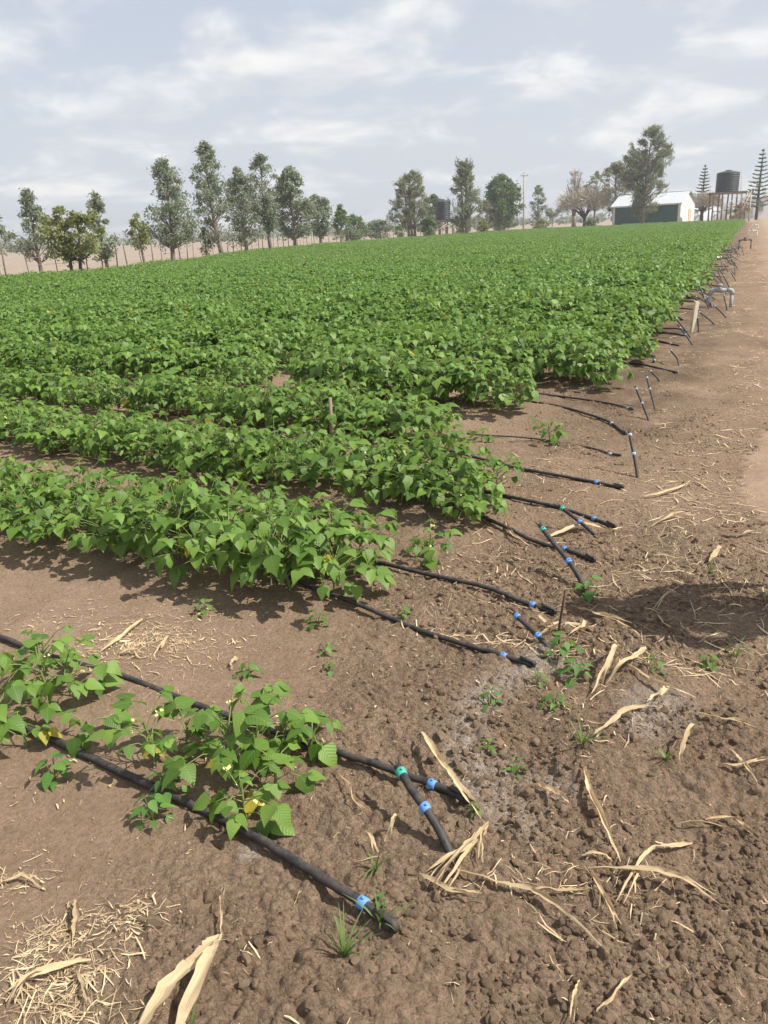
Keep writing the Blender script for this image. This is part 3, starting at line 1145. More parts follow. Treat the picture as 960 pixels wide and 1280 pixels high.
RINGS = {'A':(-0.094,1.386),'B':(0.095,1.810),'C':(0.410,2.499),'D':(0.594,2.918),'E':(0.861,3.477),'F':(1.104,3.862),'G':(1.278,4.455),'H':(1.540,5.062),'I':(1.775,5.833),'J':(2.077,6.388)}
DL = {
 'A': 'thick black drip line along the lower side of the sparse bean clumps, ending by grass',
 'B': 'black drip line along the upper side of the sparse clumps, ending at dry maize',
 'C': 'black drip line leaving the front of the first full bean bed, ending in pale crust',
 'D': 'black drip line leaving the back of the first full bean bed',
 'E': 'short black drip line leaving the front corner of the second full bed',
 'F': 'short black drip line leaving the back corner of the second full bed',
 'G': 'long black drip line crossing bare soil between the second and third full beds',
 'H': 'thin dark drip line running past the lone bean plant on bare soil',
 'I': 'black drip line leaving the fourth full bed and bending beside an upright riser',
 'J': 'grey dusty drip line lying behind the bending one at the fourth full bed',
}
LIFT = {'A': [(-.2, 1.48, .022, .16)], 'B': [(0.0, 1.87, .02, .15)], 'D': [(.3, 3.14, .02, .2)], 'G': [(.36, 5.35, .03, .5)]}
for k, pts in DRIP.items():
    drip_line(pts, RINGS[k], DL[k], {'A': 0.012, 'B': .011, 'H': 0.0055, 'J': .009}.get(k, 0.0098), LIFT.get(k, ()),
              ring_mat='blue' if k < 'H' else 'pale_ring')


def riser(base, tip, label, rad=0.0105, rings=((0.55, 'blue'), (0.93, 'green')), bow=0.02, group=None, spikes=True, buried=0.06):
    b = Vector((base[0], base[1], gl(*base)))
    t = Vector(tip) + Vector((0, 0, gl(tip[0], tip[1]))) - b
    root = empty('riser_pipe', b)
    tag(root, label, 'riser pipe', group)
    d = t.normalized()
    side = d.cross(Vector((0, 0, 1)))
    side = side.normalized() if side.length > .05 else Vector((1, 0, 0))
    up = side.cross(d)
    n = 12
    pp = [-d * buried] + [t * (i / n) + up * bow * math.sin(math.pi * i / n) + side * bow * .3 * math.sin(2 * math.pi * i / n) for i in range(n + 1)]
    MB().tube(pp, rad, 12).build('pipe', M['pipe'], root, True)
    for f, mt in rings:
        i = max(1, min(n, int(round(f * n)))) + 1
        i = min(i, len(pp) - 2)
        ring_part(root, pp[i], pp[i + 1] - pp[i - 1], rad, M[mt], 'ring', rad * 1.9)
    if spikes:
        e = pp[-1]
        dd = (pp[-1] - pp[-3]).normalized()
        for k in (-1, 1):
            MB().tube([e + side * rad * .5 * k - dd * .004, e + dd * .013 + side * rad * .9 * k, e + dd * .03 + side * rad * 1.3 * k],
                      [.0034, .003, .0016], 6).build('barb', M['pipe'], root, True)
    return root


riser((0.126, 1.536), (0.002, 1.773, 0.124), 'short black riser pipe with green collar and blue ring, leaning over the second drip line', 0.0115, ((0.48, 'blue'), (0.95, 'green')), .016)
riser((0.587, 2.563), (0.485, 2.718, 0.086), 'short black riser stub with two blue rings beside the thin upright stick', 0.010, ((0.3, 'blue'), (0.9, 'blue')), .008)
riser((0.850, 3.010), (0.718, 3.382, 0.192), 'shiny black riser pipe with green collar rising from a small weed', 0.011, ((0.45, 'blue'), (0.9, 'green')), .02)
riser((1.072, 3.626), (0.909, 3.822, 0.11), 'short black riser with green collar lying over a dry maize leaf', 0.010, ((0.5, 'blue'), (0.92, 'green')), .008)
riser((1.559, 4.552), (1.559, 4.758, 0.25), 'upright black riser pipe with pale rings standing beside the bending drip line', 0.010, ((0.5, 'pale_ring'), (0.88, 'pale_ring')), .006)
riser((2.079, 5.898), (2.027, 6.109, 0.23), 'leaning black riser with white-tipped end in front of the fifth full bed corner', 0.0085, ((0.52, 'pale_ring'), (0.95, 'pale_ring')), .004, spikes=False)
riser((2.280, 6.340), (2.291, 6.638, 0.232), 'slim leaning black riser just behind a white-tipped riser at the bed corner', 0.0085, ((0.55, 'pale_ring'), (0.95, 'pale_ring')), .004, spikes=False)
riser((2.656, 7.303), (2.583, 7.40, 0.10), 'short dark riser tucked under the leaves at the fifth full bed corner', 0.008, ((0.9, 'pale_ring'),), .004, spikes=False)
riser((3.113, 8.067), (3.105, 8.302, 0.13), 'curved black riser lying low between the bed corner and the white stake', 0.0085, ((0.9, 'pale_ring'),), .03, spikes=False)
riser((3.783, 9.410), (3.708, 9.741, 0.20), 'black riser leaning towards the beans in front of the white stake', 0.0095, ((0.8, 'pale_ring'), (0.5, 'pale_ring')), .006, spikes=False)
riser((3.976, 9.986), (3.89, 10.383, 0.25), 'black riser leaning towards the beans right beside the white stake', 0.0095, ((0.8, 'pale_ring'),), .006, spikes=False)
riser((4.284, 10.510), (4.261, 10.60, 0.38), 'upright black riser with grey fittings standing next to the white stake', 0.009, ((0.5, 'pale_ring'), (0.93, 'pale_ring')), .004, spikes=False)
riser((5.422, 12.962), (5.30, 13.2, 0.40), 'black riser leaning against the nearest grey pipe hydrant', 0.0095, ((0.4, 'pale_ring'), (0.9, 'pale_ring')), .006, spikes=False)
# thin upright stick
b = Vector((0.623, 2.577, gl(.623, 2.577)))
so = MB().tube([(0, 0, -.05), (.004, .002, .08), (.012, -.003, .16), (.019, -.011, .238)], [.0052, .0048, .0042, .0036], 7).build('thin_stick', M['bark_dark'], None, True)
so.location = b
tag(so, 'thin dark stick standing upright in the soil beside a bright green weed', 'stick')
# white stake
b = Vector((4.22, 10.55, gl(4.22, 10.55)))
so = MB()
so.box((0.0, 0, .17), (.062, .034, .46), Matrix.Rotation(.07, 4, 'Y'))
so = so.build('wooden_stake', M['wood_pale'])
so.location = b
so.rotation_euler = (0, 0, .3)
mdb = so.modifiers.new('soft_edges', 'BEVEL')
mdb.width = .005
mdb.segments = 2
tag(so, 'short pale wooden stake driven in at the edge of the beans', 'stake')
so = MB().tube([(0, 0, -.05), (.004, .004, .15), (.01, -.004, .36)], [.016, .015, .012], 8).build('wooden_peg', M['wood'], None, True)
so.location = (-0.36, 5.66, gl(-.36, 5.66))
tag(so, 'rough brown wooden peg standing among the bean leaves of the third full bed', 'peg')

# far row ends: two drip ends and one or two risers for each bed
for bi, s in enumerate(BEDS[6:30]):
    r_ = random.Random(600 + bi)
    te = float(t_end(np.array(s)))
    for off in (-.2, .22):
        if r_.random() < .3:
            continue
        a = st(s + off, te - .45)
        m_ = st(s + off + r_.uniform(-.12, .12), te + r_.uniform(-.15, .1))
        e = st(s + off - r_.uniform(0.1, .5), te + r_.uniform(.12, .45))
        drip_line([tuple(a), tuple(m_), tuple(e)], tuple(m_ * .3 + e * .7), 'dark drip line end at the edge of the bean canopy along the road', 0.011,
                  group='drip line ends along the road edge', ring_mat='pvc_dark' if r_.random() < .6 else 'pale_ring', fold=False)
    if bi > 2:
        for q in range(2):
            p = st(s + r_.uniform(-.5, .5), te + r_.uniform(.3, .75))
            ln = r_.uniform(.22, .42)
            az = r_.uniform(1.2, 2.9)
            el = r_.uniform(.45, 1.1)
            tp = (p[0] + ln * math.cos(az) * math.cos(el), p[1] + ln * math.sin(az) * math.cos(el), ln * math.sin(el))
            riser(tuple(p), tp, 'dark riser pipe at the far row ends along the road', 0.010, ((.92, 'pale_ring'),), .006,
                  'riser pipes along the road edge', False)


# ------------------------------------------------------------------ pipe hydrants
def hydrant(p, rz, label, mat, w=0.33, h=0.27):
    root = empty('pipe_hydrant', (p[0], p[1], gl(*p)), rz)
    tag(root, label, 'hydrant', 'grey pipe hydrants along the road edge')
    for k in (-1, 1):
        MB().tube([(k * w / 2, 0, -.08), (k * w / 2, 0, h - .05)], .029, 14).build('leg', M[mat], root, True)
        MB().tube([(k * w / 2, 0, h - .07), (k * w / 2, 0, h - .03), (k * (w / 2 - .012), 0, h - .008), (k * (w / 2 - .04), 0, h), (k * (w / 2 - .075), 0, h)],
                  .037, 14).build('elbow', M[mat], root, True)
    MB().tube([(-w / 2 + .05, 0, h), (w / 2 - .05, 0, h)], .027, 14).build('crossbar', M[mat], root, True)
    tee = MB().tube([(-.055, 0, h), (.055, 0, h)], .04, 14).tube([(-.03, 0, h), (-.03, 0, h + .075)], .033, 14).build('tee', M[mat], root, True)
    MB().tube([(-.03, 0, h + .07), (-.03, 0, h + .1)], .042, 14).build('cap', M[mat], tee, True)
    hd = MB()
    hd.box((.035, 0, h + .055), (.09, .022, .018))
    hd.tube([(.03, 0, h + .02), (.03, 0, h + .055)], .012, 8)
    hd.build('valve_handle', M[mat], tee)
    return root


hydrant((5.72, 13.25), -.42, 'grey plastic pipe hydrant with capped tee, closest to the white stake', 'pvc')
hydrant((15.3, 33.6), -.3, 'dark-topped pipe hydrant further along the road, beside yellowed beans', 'pvc_dark', .45, .36)
hydrant((22.0, 47.5), -.3, 'whitish pipe hydrant far along the road edge', 'pvc_white', .45, .36)
hydrant((30.0, 64.5), -.3, 'pale pipe hydrant close to the tank stand end of the road', 'pvc_white', .45, .36)
mb = MB()
rr = random.Random(3)
for i in range(7):
    for j in range(5):
        mb.v.append(((i / 6 - .5) * .7, (j / 4 - .5) * .4, .03 + .06 * rr.random()))
mb.n = 35
mb.f = [(i * 5 + j, i * 5 + 5 + j, i * 5 + 6 + j, i * 5 + 1 + j) for i in range(6) for j in range(4)]
mb.m = [0] * 24
so = mb.build('plastic_sack', M['white_sheet'], None, True)
so.location = (11.4, 27.6, gl(11.4, 27.6))
tag(so, 'crumpled white plastic sack lying flat between the beans and the road', 'sack')


# ------------------------------------------------------------------ dry maize leaves
def ribbon(pts, width, seed, lift=0.006, arch=0.014, taper=(0.35, 0.2), cup=0.45, twist=0.75, n=8, grow=4.0, split=None):
    """a dry blade: kinked, twisting along its length, its far end torn into strips"""
    r_ = random.Random(seed)
    sm = smooth_path([(x, y, 0) for x, y in pts], n)
    pth = []
    for i in range(len(pts) - 1):
        for k in range(n):
            a = Vector((*pts[i], 0)).lerp(Vector((*pts[i + 1], 0)), k / n)
            pth.append(a * .65 + sm[i * n + k] * .35)
    pth.append(Vector((*pts[-1], 0)))
    L = len(pth)
    width *= .74
    length = sum((pth[i + 1] - pth[i]).length for i in range(L - 1))
    for i in range(1, L - 1):
        pth[i] += Vector((r_.uniform(-1, 1), r_.uniform(-1, 1), 0)) * width * .10
    if split is None:
        split = r_.uniform(.45, .8) if r_.random() < .65 else 2.0
    ph, fq = r_.uniform(0, 6), r_.uniform(4, 8)
    gx_, gy_ = np.array([p.x for p in pth]), np.array([p.y for p in pth])
    lo = np.max([h_full(gx_ + a, gy_ + b) for a in (-.012, 0, .012) for b in (-.012, 0, .012)], 0)
    lo = np.convolve(np.pad(lo, 4, 'edge'), np.ones(9) / 9, 'valid')
    V, F, UV = [], [], []
    cols = (-1, -.55, -.02, .02, .55, 1)
    for i, p in enumerate(pth):
        t = i / (L - 1)
        d = pth[min(i + 1, L - 1)] - pth[max(i - 1, 0)]
        d.z = 0
        d.normalize()
        sd = Vector((-d.y, d.x, 0))
        w = width * 0.5 * min(1, taper[0] + t * grow) * min(1, taper[1] + (1 - t) * 3) * (1 + r_.uniform(-.1, .1))
        tw = twist * (.7 * math.sin(t * fq + ph) + .3 * math.sin(t * fq * 2.3 + ph * 2))
        z = lo[i] + lift + w * abs(math.sin(tw)) * .8 + arch * math.sin(math.pi * t) * (.7 + .3 * math.sin(t * 4 + ph)) + r_.uniform(-.001, .001)
        ax = sd * math.cos(tw) + Vector((0, 0, 1)) * math.sin(tw)
        nn = ax.cross(d)
        if nn.z < 0:
            nn = -nn
        spr = max(0.0, (t - split) / (1 - split)) if split < 1 else 0.0
        wl = [r_.uniform(.72, 1.08), r_.uniform(.72, 1.08)]
        for k in cols:
            sg = -1 if k < 0 else 1
            o_ = ax * w * k * (wl[k > 0] if abs(k) == 1 else 1)
            q = Vector((p.x, p.y, z)) + o_ + sd * sg * spr * width * .55 + Vector((0, 0, sg * spr * width * .25)) - d * spr * length * (.06 if sg > 0 else 0)
            q += nn * (abs(k) ** 2) * w * cup * (1 - .5 * spr) + nn * .0018 * math.sin(k * 9 + t * 11 + ph)
            V.append(q)
            UV.append((k * .5 + .5, t * 4))
    m = len(cols)
    for i in range(L - 1):
        for k in range(m - 1):
            if k == 2 and i / (L - 1) >= split:
                continue
            F.append((i * m + k, i * m + k + 1, i * m + m + k + 1, i * m + m + k))
    c = Vector((V[0].x, V[0].y, gl(V[0].x, V[0].y)))
    return [v - c for v in V], F, UV, c


def mat_maize():
    n = NT('dry_maize_leaf')
    uv = n.n('ShaderNodeUVMap').outputs[0]
    mp = n.n('ShaderNodeMapping', {'Vector': uv, 'Scale': (16, 0.9, 1)}).outputs[0]
    st_ = n.noise(mp, 1.0, 5, 0.6)
    big = n.noise(n.coord(), 22, 4, 0.6)
    c = n.mix(n.rng(st_, 0.3, 0.7), (0.50, 0.36, 0.195), (0.74, 0.60, 0.39))
    c = n.mix(n.rng(big, 0.45, 0.75, 0, .55), c, (0.40, 0.275, 0.155))
    k = n.rng(n.n('ShaderNodeObjectInfo').outputs['Random'], 0, 1, 0.82, 1.12)
    c = n.mix(1.0, c, n.n('ShaderNodeCombineColor', {0: k, 1: k, 2: k}).outputs[0], 'MULTIPLY')
    b_ = n.bump(st_, .002, .8)
    p_ = n.bsdf(c, .72, .25, b_)
    tr = n.n('ShaderNodeBsdfTranslucent', {'Color': c}).outputs[0]
    ms = n.n('ShaderNodeMixShader', {0: .2})
    n.set(ms.inputs[1], p_)
    n.set(ms.inputs[2], tr)
    return n.done(ms.outputs[0])


M['maize_leaf'] = mat_maize()


def maize_piece(name, pts, width, seed, label=None, parent=None, origin=None, mat='maize_leaf', cat='maize residue', group=None, **kw):
    V, F, UV, c = ribbon(pts, width, seed, **kw)
    if origin is not None:
        V = [v + c - origin for v in V]
    me = np_mesh(name, np.array([v[:] for v in V]), np.array(F), M[mat], True, np.array(UV))
    o = link(name, me, parent)
    if parent is None:
        o.location = c
        tag(o, label, cat, group)
    return o


def maize_thing(name, label, pieces, cat='maize residue', **kw):
    """several blades still joined at one node"""
    x, y = pieces[0][2][0]
    org = Vector((x, y, gl(x, y)))
    root = empty(name, org)
    tag(root, label, cat)
    for i, (pn, w, pts, opt) in enumerate(pieces):
        k = dict(kw)
        k.update(opt)
        maize_piece(pn, pts, w, hash((round(x * 100), i)) % 1000, None, root, org, **k)
    return root


maize_thing('maize_stalk', 'bent dry maize stalk with a fan of blades lying beside the green-collared riser', [
    ('sheath', .026, [(0.083,2.050),(0.120,1.895),(0.168,1.756),(0.232,1.630)], dict(arch=.03, cup=.8, twist=.2, lift=.02)),
    ('blade', .025, [(0.232,1.630),(0.143,1.527),(0.046,1.466)], dict(arch=.03)),
    ('blade', .019, [(0.227,1.630),(0.174,1.538),(0.079,1.398)], dict(arch=.025)),
    ('blade', .013, [(0.218,1.622),(0.202,1.563),(0.188,1.493)], dict(arch=.02)),
    ('blade', .015, [(0.230,1.628),(0.165,1.535),(0.062,1.43)], dict(arch=.02, lift=.022))])
maize_thing('maize_husk', 'pale pointed maize husk of two broad blades on a thin stem', [
    ('blade', .052, [(-0.407,1.327),(-0.434,1.285),(-0.472,1.215),(-0.545,1.06)], dict(arch=.035, cup=.3, twist=.15, taper=(.12, .3), grow=1.7, split=2.0)),
    ('blade', .046, [(-0.405,1.322),(-0.415,1.241),(-0.452,1.05)], dict(arch=.035, cup=.3, twist=.12, taper=(.12, .3), lift=.014, grow=1.7, split=2.0)),
    ('stem', .0085, [(-0.407,1.327),(-0.422,1.395),(-0.428,1.472)], dict(cup=1.5, arch=.015))])
maize_thing('maize_leaf_bundle', 'crumpled bundle of curled maize blades behind the weedy pale crust', [
    ('blade', .026, [(0.829,2.475),(0.753,2.353),(0.663,2.214)], dict(arch=.07, twist=.8)),
    ('blade', .029, [(0.919,2.466),(0.812,2.337),(0.720,2.275)], dict(arch=.05, twist=.3))])
maize_thing('maize_leaf_bundle', 'crumpled pale maize blades piled at the foot of the thin upright stick', [
    ('blade', .036, [(0.583,2.813),(0.599,2.678),(0.657,2.685)], dict(arch=.05, twist=.9)),
    ('blade', .030, [(0.574,2.662),(0.675,2.696),(0.773,2.635)], dict(arch=.04, twist=.6)),
    ('blade', .022, [(0.770,2.738),(0.738,2.663),(0.680,2.626)], dict(arch=.03, twist=.6))])
SINGLE = [
 (.0195,[(0.041,1.483),(0.103,1.419),(0.188,1.395)],'flat dry maize blade below the fan of the bent stalk',{}),
 (.0175,[(0.110,1.491),(0.219,1.435),(0.290,1.412),(0.353,1.358),(0.437,1.240)],'long narrow dry maize blade trailing away from the bent stalk',{'taper':(.6,.1)}),
 (.020,[(0.529,1.838),(0.517,1.714),(0.529,1.489)],'straight dry maize stalk pointing at a cross of dry blades',{'cup':1.1,'twist':.2}),
 (.021,[(0.447,1.474),(0.548,1.455),(0.650,1.420),(0.734,1.375)],'pale maize blade lying across another to form a cross',{'arch':.035}),
 (.020,[(0.727,1.546),(0.631,1.528),(0.573,1.473),(0.483,1.366)],'kinked maize blade lying under the crossing pale blade',{'arch':.02}),
 (.016,[(0.452,1.469),(0.461,1.385),(0.477,1.314)],'short dry maize stalk piece at the left end of the crossing blades',{'cup':1.1,'twist':.1}),
 (.013,[(0.442,1.512),(0.490,1.509),(0.514,1.484)],'small curled maize blade above the crossing blades',{}),
 (.013,[(0.787,1.619),(0.855,1.609),(0.896,1.550)],'bent dry maize leaf rib with hooked end on coarse clods',{'cup':.9}),
 (.0055,[(0.696,1.609),(0.778,1.597),(0.850,1.584)],'thin straight straw lying beside the hooked leaf rib',{'cup':.9}),
 (.010,[(0.357,1.192),(0.334,1.148),(0.312,1.085)],'stiff dry stalk poking up beside thin brown stems',{'cup':1.1,'twist':.1}),
 (.010,[(0.468,1.200),(0.408,1.141),(0.371,1.122)],'short dry stalk with frayed fibrous end on fine soil',{'cup':.9}),
 (.020,[(-0.791,1.480),(-0.762,1.405),(-0.736,1.334)],'short tan maize stalk piece lying straight above a heap of chaff',{'cup':1.0,'twist':.1}),
 (.020,[(-0.683,1.279),(-0.779,1.242),(-0.839,1.182)],'bleached maize blade on top of the chaff heap',{'arch':.03}),
 (.017,[(-0.755,1.269),(-0.789,1.224),(-0.813,1.172)],'bleached narrow maize blade beside another on the chaff heap',{'arch':.03}),
 (.013,[(-0.704,1.247),(-0.667,1.199),(-0.643,1.156)],'narrow maize blade crossing the chaff heap towards the husk',{}),
 (.015,[(-1.007,1.544),(-0.959,1.571),(-0.892,1.541)],'curved dry maize blade among chaff on smooth soil',{}),
 (.027,[(-1.014,2.973),(-1.051,2.799),(-1.104,2.643)],'split dry maize stalk behind the leafy clump, above the drip line',{'cup':.8}),
 (.028,[(-1.027,2.612),(-0.973,2.613),(-0.923,2.585)],'flat dry husk scrap in the chaff above the drip line',{}),
 (.022,[(-0.867,2.780),(-0.872,2.686),(-0.887,2.610)],'narrow dry husk scrap standing out of the chaff patch',{}),
 (.025,[(-0.589,2.640),(-0.592,2.581),(-0.588,2.524)],'pale husk scrap right beside a small weed',{}),
 (.036,[(0.817,3.650),(1.020,3.733),(1.126,3.673),(1.250,3.735)],'broad pale maize leaf lying under the short green-collared riser',{'arch':.03,'twist':.7}),
 (.021,[(0.645,3.905),(0.647,3.718),(0.711,3.538)],'thin dry maize rib at the corner of the second full bed',{'cup':.9}),
 (.025,[(0.764,2.841),(0.828,2.745),(0.931,2.649)],'stiff dry maize leaf pointing into the dark shadow',{'cup':.7}),
 (.013,[(1.208,2.915),(1.115,2.823),(1.025,2.737)],'straight dry straw lying in the shadow',{'cup':.9,'arch':.04}),
 (.009,[(1.048,2.741),(1.035,2.632),(1.057,2.574)],'thin curved straw crossing under another in the shadow',{}),
 (.014,[(0.814,2.362),(0.870,2.223),(0.964,2.136)],'slim dry maize rib beside the crumpled bundle',{'cup':.9}),
 (.029,[(0.911,2.205),(0.866,2.168),(0.818,2.131)],'short broad maize blade on pale crusted clods',{}),
 (.023,[(0.804,2.106),(0.720,2.079),(0.636,2.004),(0.576,1.947)],'curved maize blade ending beside a grass tuft',{'taper':(.3,.5)}),
 (.020,[(0.930,1.976),(0.870,1.934),(0.824,1.875),(0.799,1.831)],'hooked maize blade standing on coarse clods',{'arch':.06}),
 (.014,[(0.970,1.900),(0.975,1.817),(0.976,1.737)],'dry maize blade at the road side of the clods',{}),
 (.012,[(0.914,1.822),(0.976,1.810),(1.050,1.832)],'thin wavy straw across a dry blade on the clods',{}),
 (.028,[(0.383,1.805),(0.418,1.759),(0.457,1.709)],'short pale maize stalk section beside the straight stalk',{'cup':.9,'twist':.1}),
 (.023,[(1.442,4.148),(1.545,4.159),(1.712,4.291),(1.861,4.436)],'forked dry maize rib lying on trodden soil by the road',{'cup':.8}),
 (.025,[(1.360,3.707),(1.497,3.804),(1.626,3.834)],'straight dry maize leaf on trodden soil beside the broad leaf',{'cup':.6}),
 (.037,[(1.585,3.381),(1.519,3.304),(1.455,3.229)],'short stubby dry husk near a small grass tuft',{'arch':.04}),
 (.019,[(1.647,3.546),(1.718,3.494),(1.838,3.552)],'curled dry maize strip above the stubby husk',{}),
 (.015,[(-0.102,1.630),(-0.077,1.604),(-0.063,1.559)],'tan dry leaf lying at the grass tuft between the drip ends',{'arch':.03}),
 (.0155,[(0.018,1.665),(-0.010,1.633),(-0.036,1.595)],'tan dry leaf standing above the grass tuft between the drip ends',{'arch':.05}),
 (.012,[(0.280,1.408),(0.346,1.408),(0.432,1.417)],'brownish maize rib lying between the bent stalk and the crossing blades',{'cup':.9}),
 (.008,[(0.806,1.370),(0.820,1.360),(0.857,1.363)],'small pale straw chip on dark clods',{}),
 (.013,[(0.939,2.061),(1.001,2.002),(1.090,1.966)],'wavy dry vine lying on clods by the road',{}),
]
for i, (w, pts, lb, kw) in enumerate(SINGLE):
    maize_piece('maize_leaf', pts, w, 40 + i, lb, **kw)
maize_piece('dry_vine', [(-0.188,1.919),(-0.131,1.827),(-0.126,1.761),(-0.064,1.695)], .009, 5, 'brown shrivelled vine curling below the second drip line',
            mat='maize_dark', cat='dry vine')


# ------------------------------------------------------------------ straw and chaff
def make_litter():
    r_ = np.random.default_rng(77)
    X, Y, Ls, W = [], [], [], []

    def blob(cx, cy, sx, sy, n, l0, l1):
        X.append(r_.normal(cx, sx, n)); Y.append(r_.normal(cy, sy, n))
        Ls.append(l0 + (l1 - l0) * r_.random(n) ** 1.5)
    blob(-0.66, 1.20, .09, .07, 800, .004, .09)
    blob(-0.80, 1.36, .06, .05, 260, .008, .05)
    blob(-0.62, 1.40, .05, .04, 260, .006, .04)
    blob(-0.95, 1.56, .06, .03, 60, .008, .05)
    blob(-0.98, 2.70, .16, .12, 800, .005, .06)
    blob(-1.35, 2.95, .3, .15, 200, .008, .05)
    blob(-0.36, 1.30, .07, .06, 60, .008, .05)
    blob(0.13, 1.50, .07, .06, 60, .01, .07)
    blob(0.45, 1.43, .1, .07, 90, .01, .08)
    blob(0.75, 2.15, .2, .15, 160, .01, .08)
    blob(0.15, 3.3, .2, .12, 110, .01, .06)
    blob(0.95, 3.4, .25, .2, 160, .015, .1)
    blob(1.5, 3.6, .3, .4, 260, .015, .12)
    n = 6500   # trodden strip between the row ends and the road
    s = 2.5 + 40 * r_.random(n) ** 1.9
    t = np.where(s < 8, -1.35, -1.3 - .046 * (s - 8)) + r_.normal(1.0, .5, n)
    X.append(N[0] * s + D[0] * t); Y.append(N[1] * s + D[1] * t)
    Ls.append((.025 + .14 * r_.random(n) ** 2) * (1 + s * .02))
    n = 6500   # thin sprinkle everywhere near
    X.append(r_.uniform(-1.6, 2.2, n)); Y.append(1 + 4.5 * r_.random(n) ** 1.3)
    Ls.append(.003 + .035 * r_.random(n) ** 4)
    x, y, L = np.concatenate(X), np.concatenate(Y), np.concatenate(Ls)
    m = len(x)
    keep = fbm(x * 2.3, y * 2.3, 222, 3) > r_.uniform(.25, .6, m)
    x, y, L = x[keep], y[keep], L[keep]
    m = len(x)
    az = r_.uniform(0, 6.28, m)
    w = (.0004 + .0016 * r_.random(m) ** 3) * (1 + .36 * np.maximum(y - 1.5, 0) / (1 + .04 * y))
    cur = r_.normal(0, .16, m)
    V = np.zeros((m, 8, 3))
    for i, tq in enumerate((-.5, -.17, .17, .5)):
        cx = x + np.cos(az) * tq * L - np.sin(az) * cur * L * (tq * tq)
        cy = y + np.sin(az) * tq * L + np.cos(az) * cur * L * (tq * tq)
        cz = h_full(cx, cy) + .003 + r_.random(m) * .006
        for k, sg in ((0, -1), (1, 1)):
            V[:, i * 2 + k, 0] = cx - np.sin(az) * sg * w * (1 if 0 < i < 3 else .5)
            V[:, i * 2 + k, 1] = cy + np.cos(az) * sg * w * (1 if 0 < i < 3 else .5)
            V[:, i * 2 + k, 2] = cz + sg * w * r_.uniform(-.5, .5, m)
    b_ = (np.arange(m) * 8)[:, None]
    F = np.concatenate([b_ + np.array([[i * 2, i * 2 + 1, i * 2 + 3, i * 2 + 2]]) for i in range(3)], 0)
    me = np_mesh('straw_litter', V.reshape(-1, 3), F, M['straw'], False)
    tag(link('straw_litter', me), 'scattered straw, chaff and maize scraps over the bare soil', 'straw', kind='stuff')


make_litter()


# ------------------------------------------------------------------ weeds and grass tufts
def weed_leaf_mesh(k):
    v, f, uv = leaflet(50 + k)
    v = v.copy()
    v[:, 0] *= 0.72
    return np_mesh('leaf', v, f, M['weed'], True, uv)


WL = [weed_leaf_mesh(k) for k in range(4)]


def weed(x, y, size, label, seed, n=9, leaf=0.03):
    r_ = random.Random(seed)
    root = empty('weed', (x, y, gz(x, y) - .004), r_.uniform(0, 6))
    tag(root, label, 'weed', 'small weeds on the bare soil')
    mb = MB()
    for i in range(n):
        az = i * 2.4 + r_.uniform(-.4, .4)
        u = (i + .5) / n
        o_ = Vector((-math.sin(az), math.cos(az), 0))
        p = o_ * size * .5 * (1 - .7 * u) * r_.uniform(.6, 1.1) + Vector((0, 0, size * .75 * u + .008))
        mb.tube([(0, 0, -.01), (p * .5 + Vector((0, 0, .005)))[:], p[:]], .0011, 4, False)
        sz = leaf * r_.uniform(.7, 1.25)
        link('leaf', WL[r_.randrange(4)], root, Matrix.Translation(p) @ rot_zxy(az + r_.uniform(-.4, .4), -r_.uniform(-.1, .6), r_.uniform(-.3, .3)) @ Matrix.Scale(sz, 4))
    mb.build('stem', M['stem'], root, True)


WEEDS = [
 (-1.031,1.967,.10,.05,'broad-leaved weed on smooth soil below the lower drip line'),
 (-0.789,3.014,.09,.035,'dusty weed on bare soil in front of the first full bed'),
 (-0.293,2.853,.09,.04,'weed close under the front leaves of the first full bed'),
 (-0.250,2.642,.06,.03,'small weed on bare soil before the first full bed, upper of a pair'),
 (-0.235,2.535,.05,.026,'small weed on bare soil before the first full bed, lower of a pair'),
 (-0.524,2.491,.08,.04,'weed growing beside a pale husk scrap'),
 (0.060,2.870,.06,.03,'tiny weed between the two drip lines of the first full bed'),
 (0.843,2.980,.11,.05,'dusty dark weed around the foot of the shiny riser'),
 (0.622,2.495,.11,.05,'bright green weed at the foot of the thin upright stick'),
 (0.639,2.343,.09,.05,'grey-green low weed just below the bright one'),
 (0.518,2.171,.08,.032,'upright yellow-green weed at the edge of the pale crust'),
 (0.496,2.321,.06,.028,'small weed at the end of the drip line in the pale crust'),
 (0.316,2.217,.08,.026,'spreading weed on the pale crusted streak'),
 (0.272,1.976,.04,.022,'tiny creeping weed below the pale crusted streak'),
 (0.341,1.860,.05,.024,'little weed among dry scraps near the stalk section'),
 (-0.677,1.754,.10,.045,'pale weed beside the lower drip line, under the slender bean plant'),
 (-0.664,1.850,.09,.042,'weed touching the lower drip line from below'),
 (1.099,2.361,.07,.03,'weed on cloddy soil at the edge of the shadow'),
 (0.90,2.33,.06,.028,'small weed in front of the shadow beside dry ribs'),
 (-0.06,1.40,.03,.018,'tiny sprout just above the blue ring of the lower drip line'),
 (0.20,1.69,.03,.02,'tiny sprout under the bent maize stalk'),
]
for i, (x, y, sz, lf, lb) in enumerate(WEEDS):
    weed(x, y, sz, lb, 300 + i, 8 if sz < .07 else 12, lf)


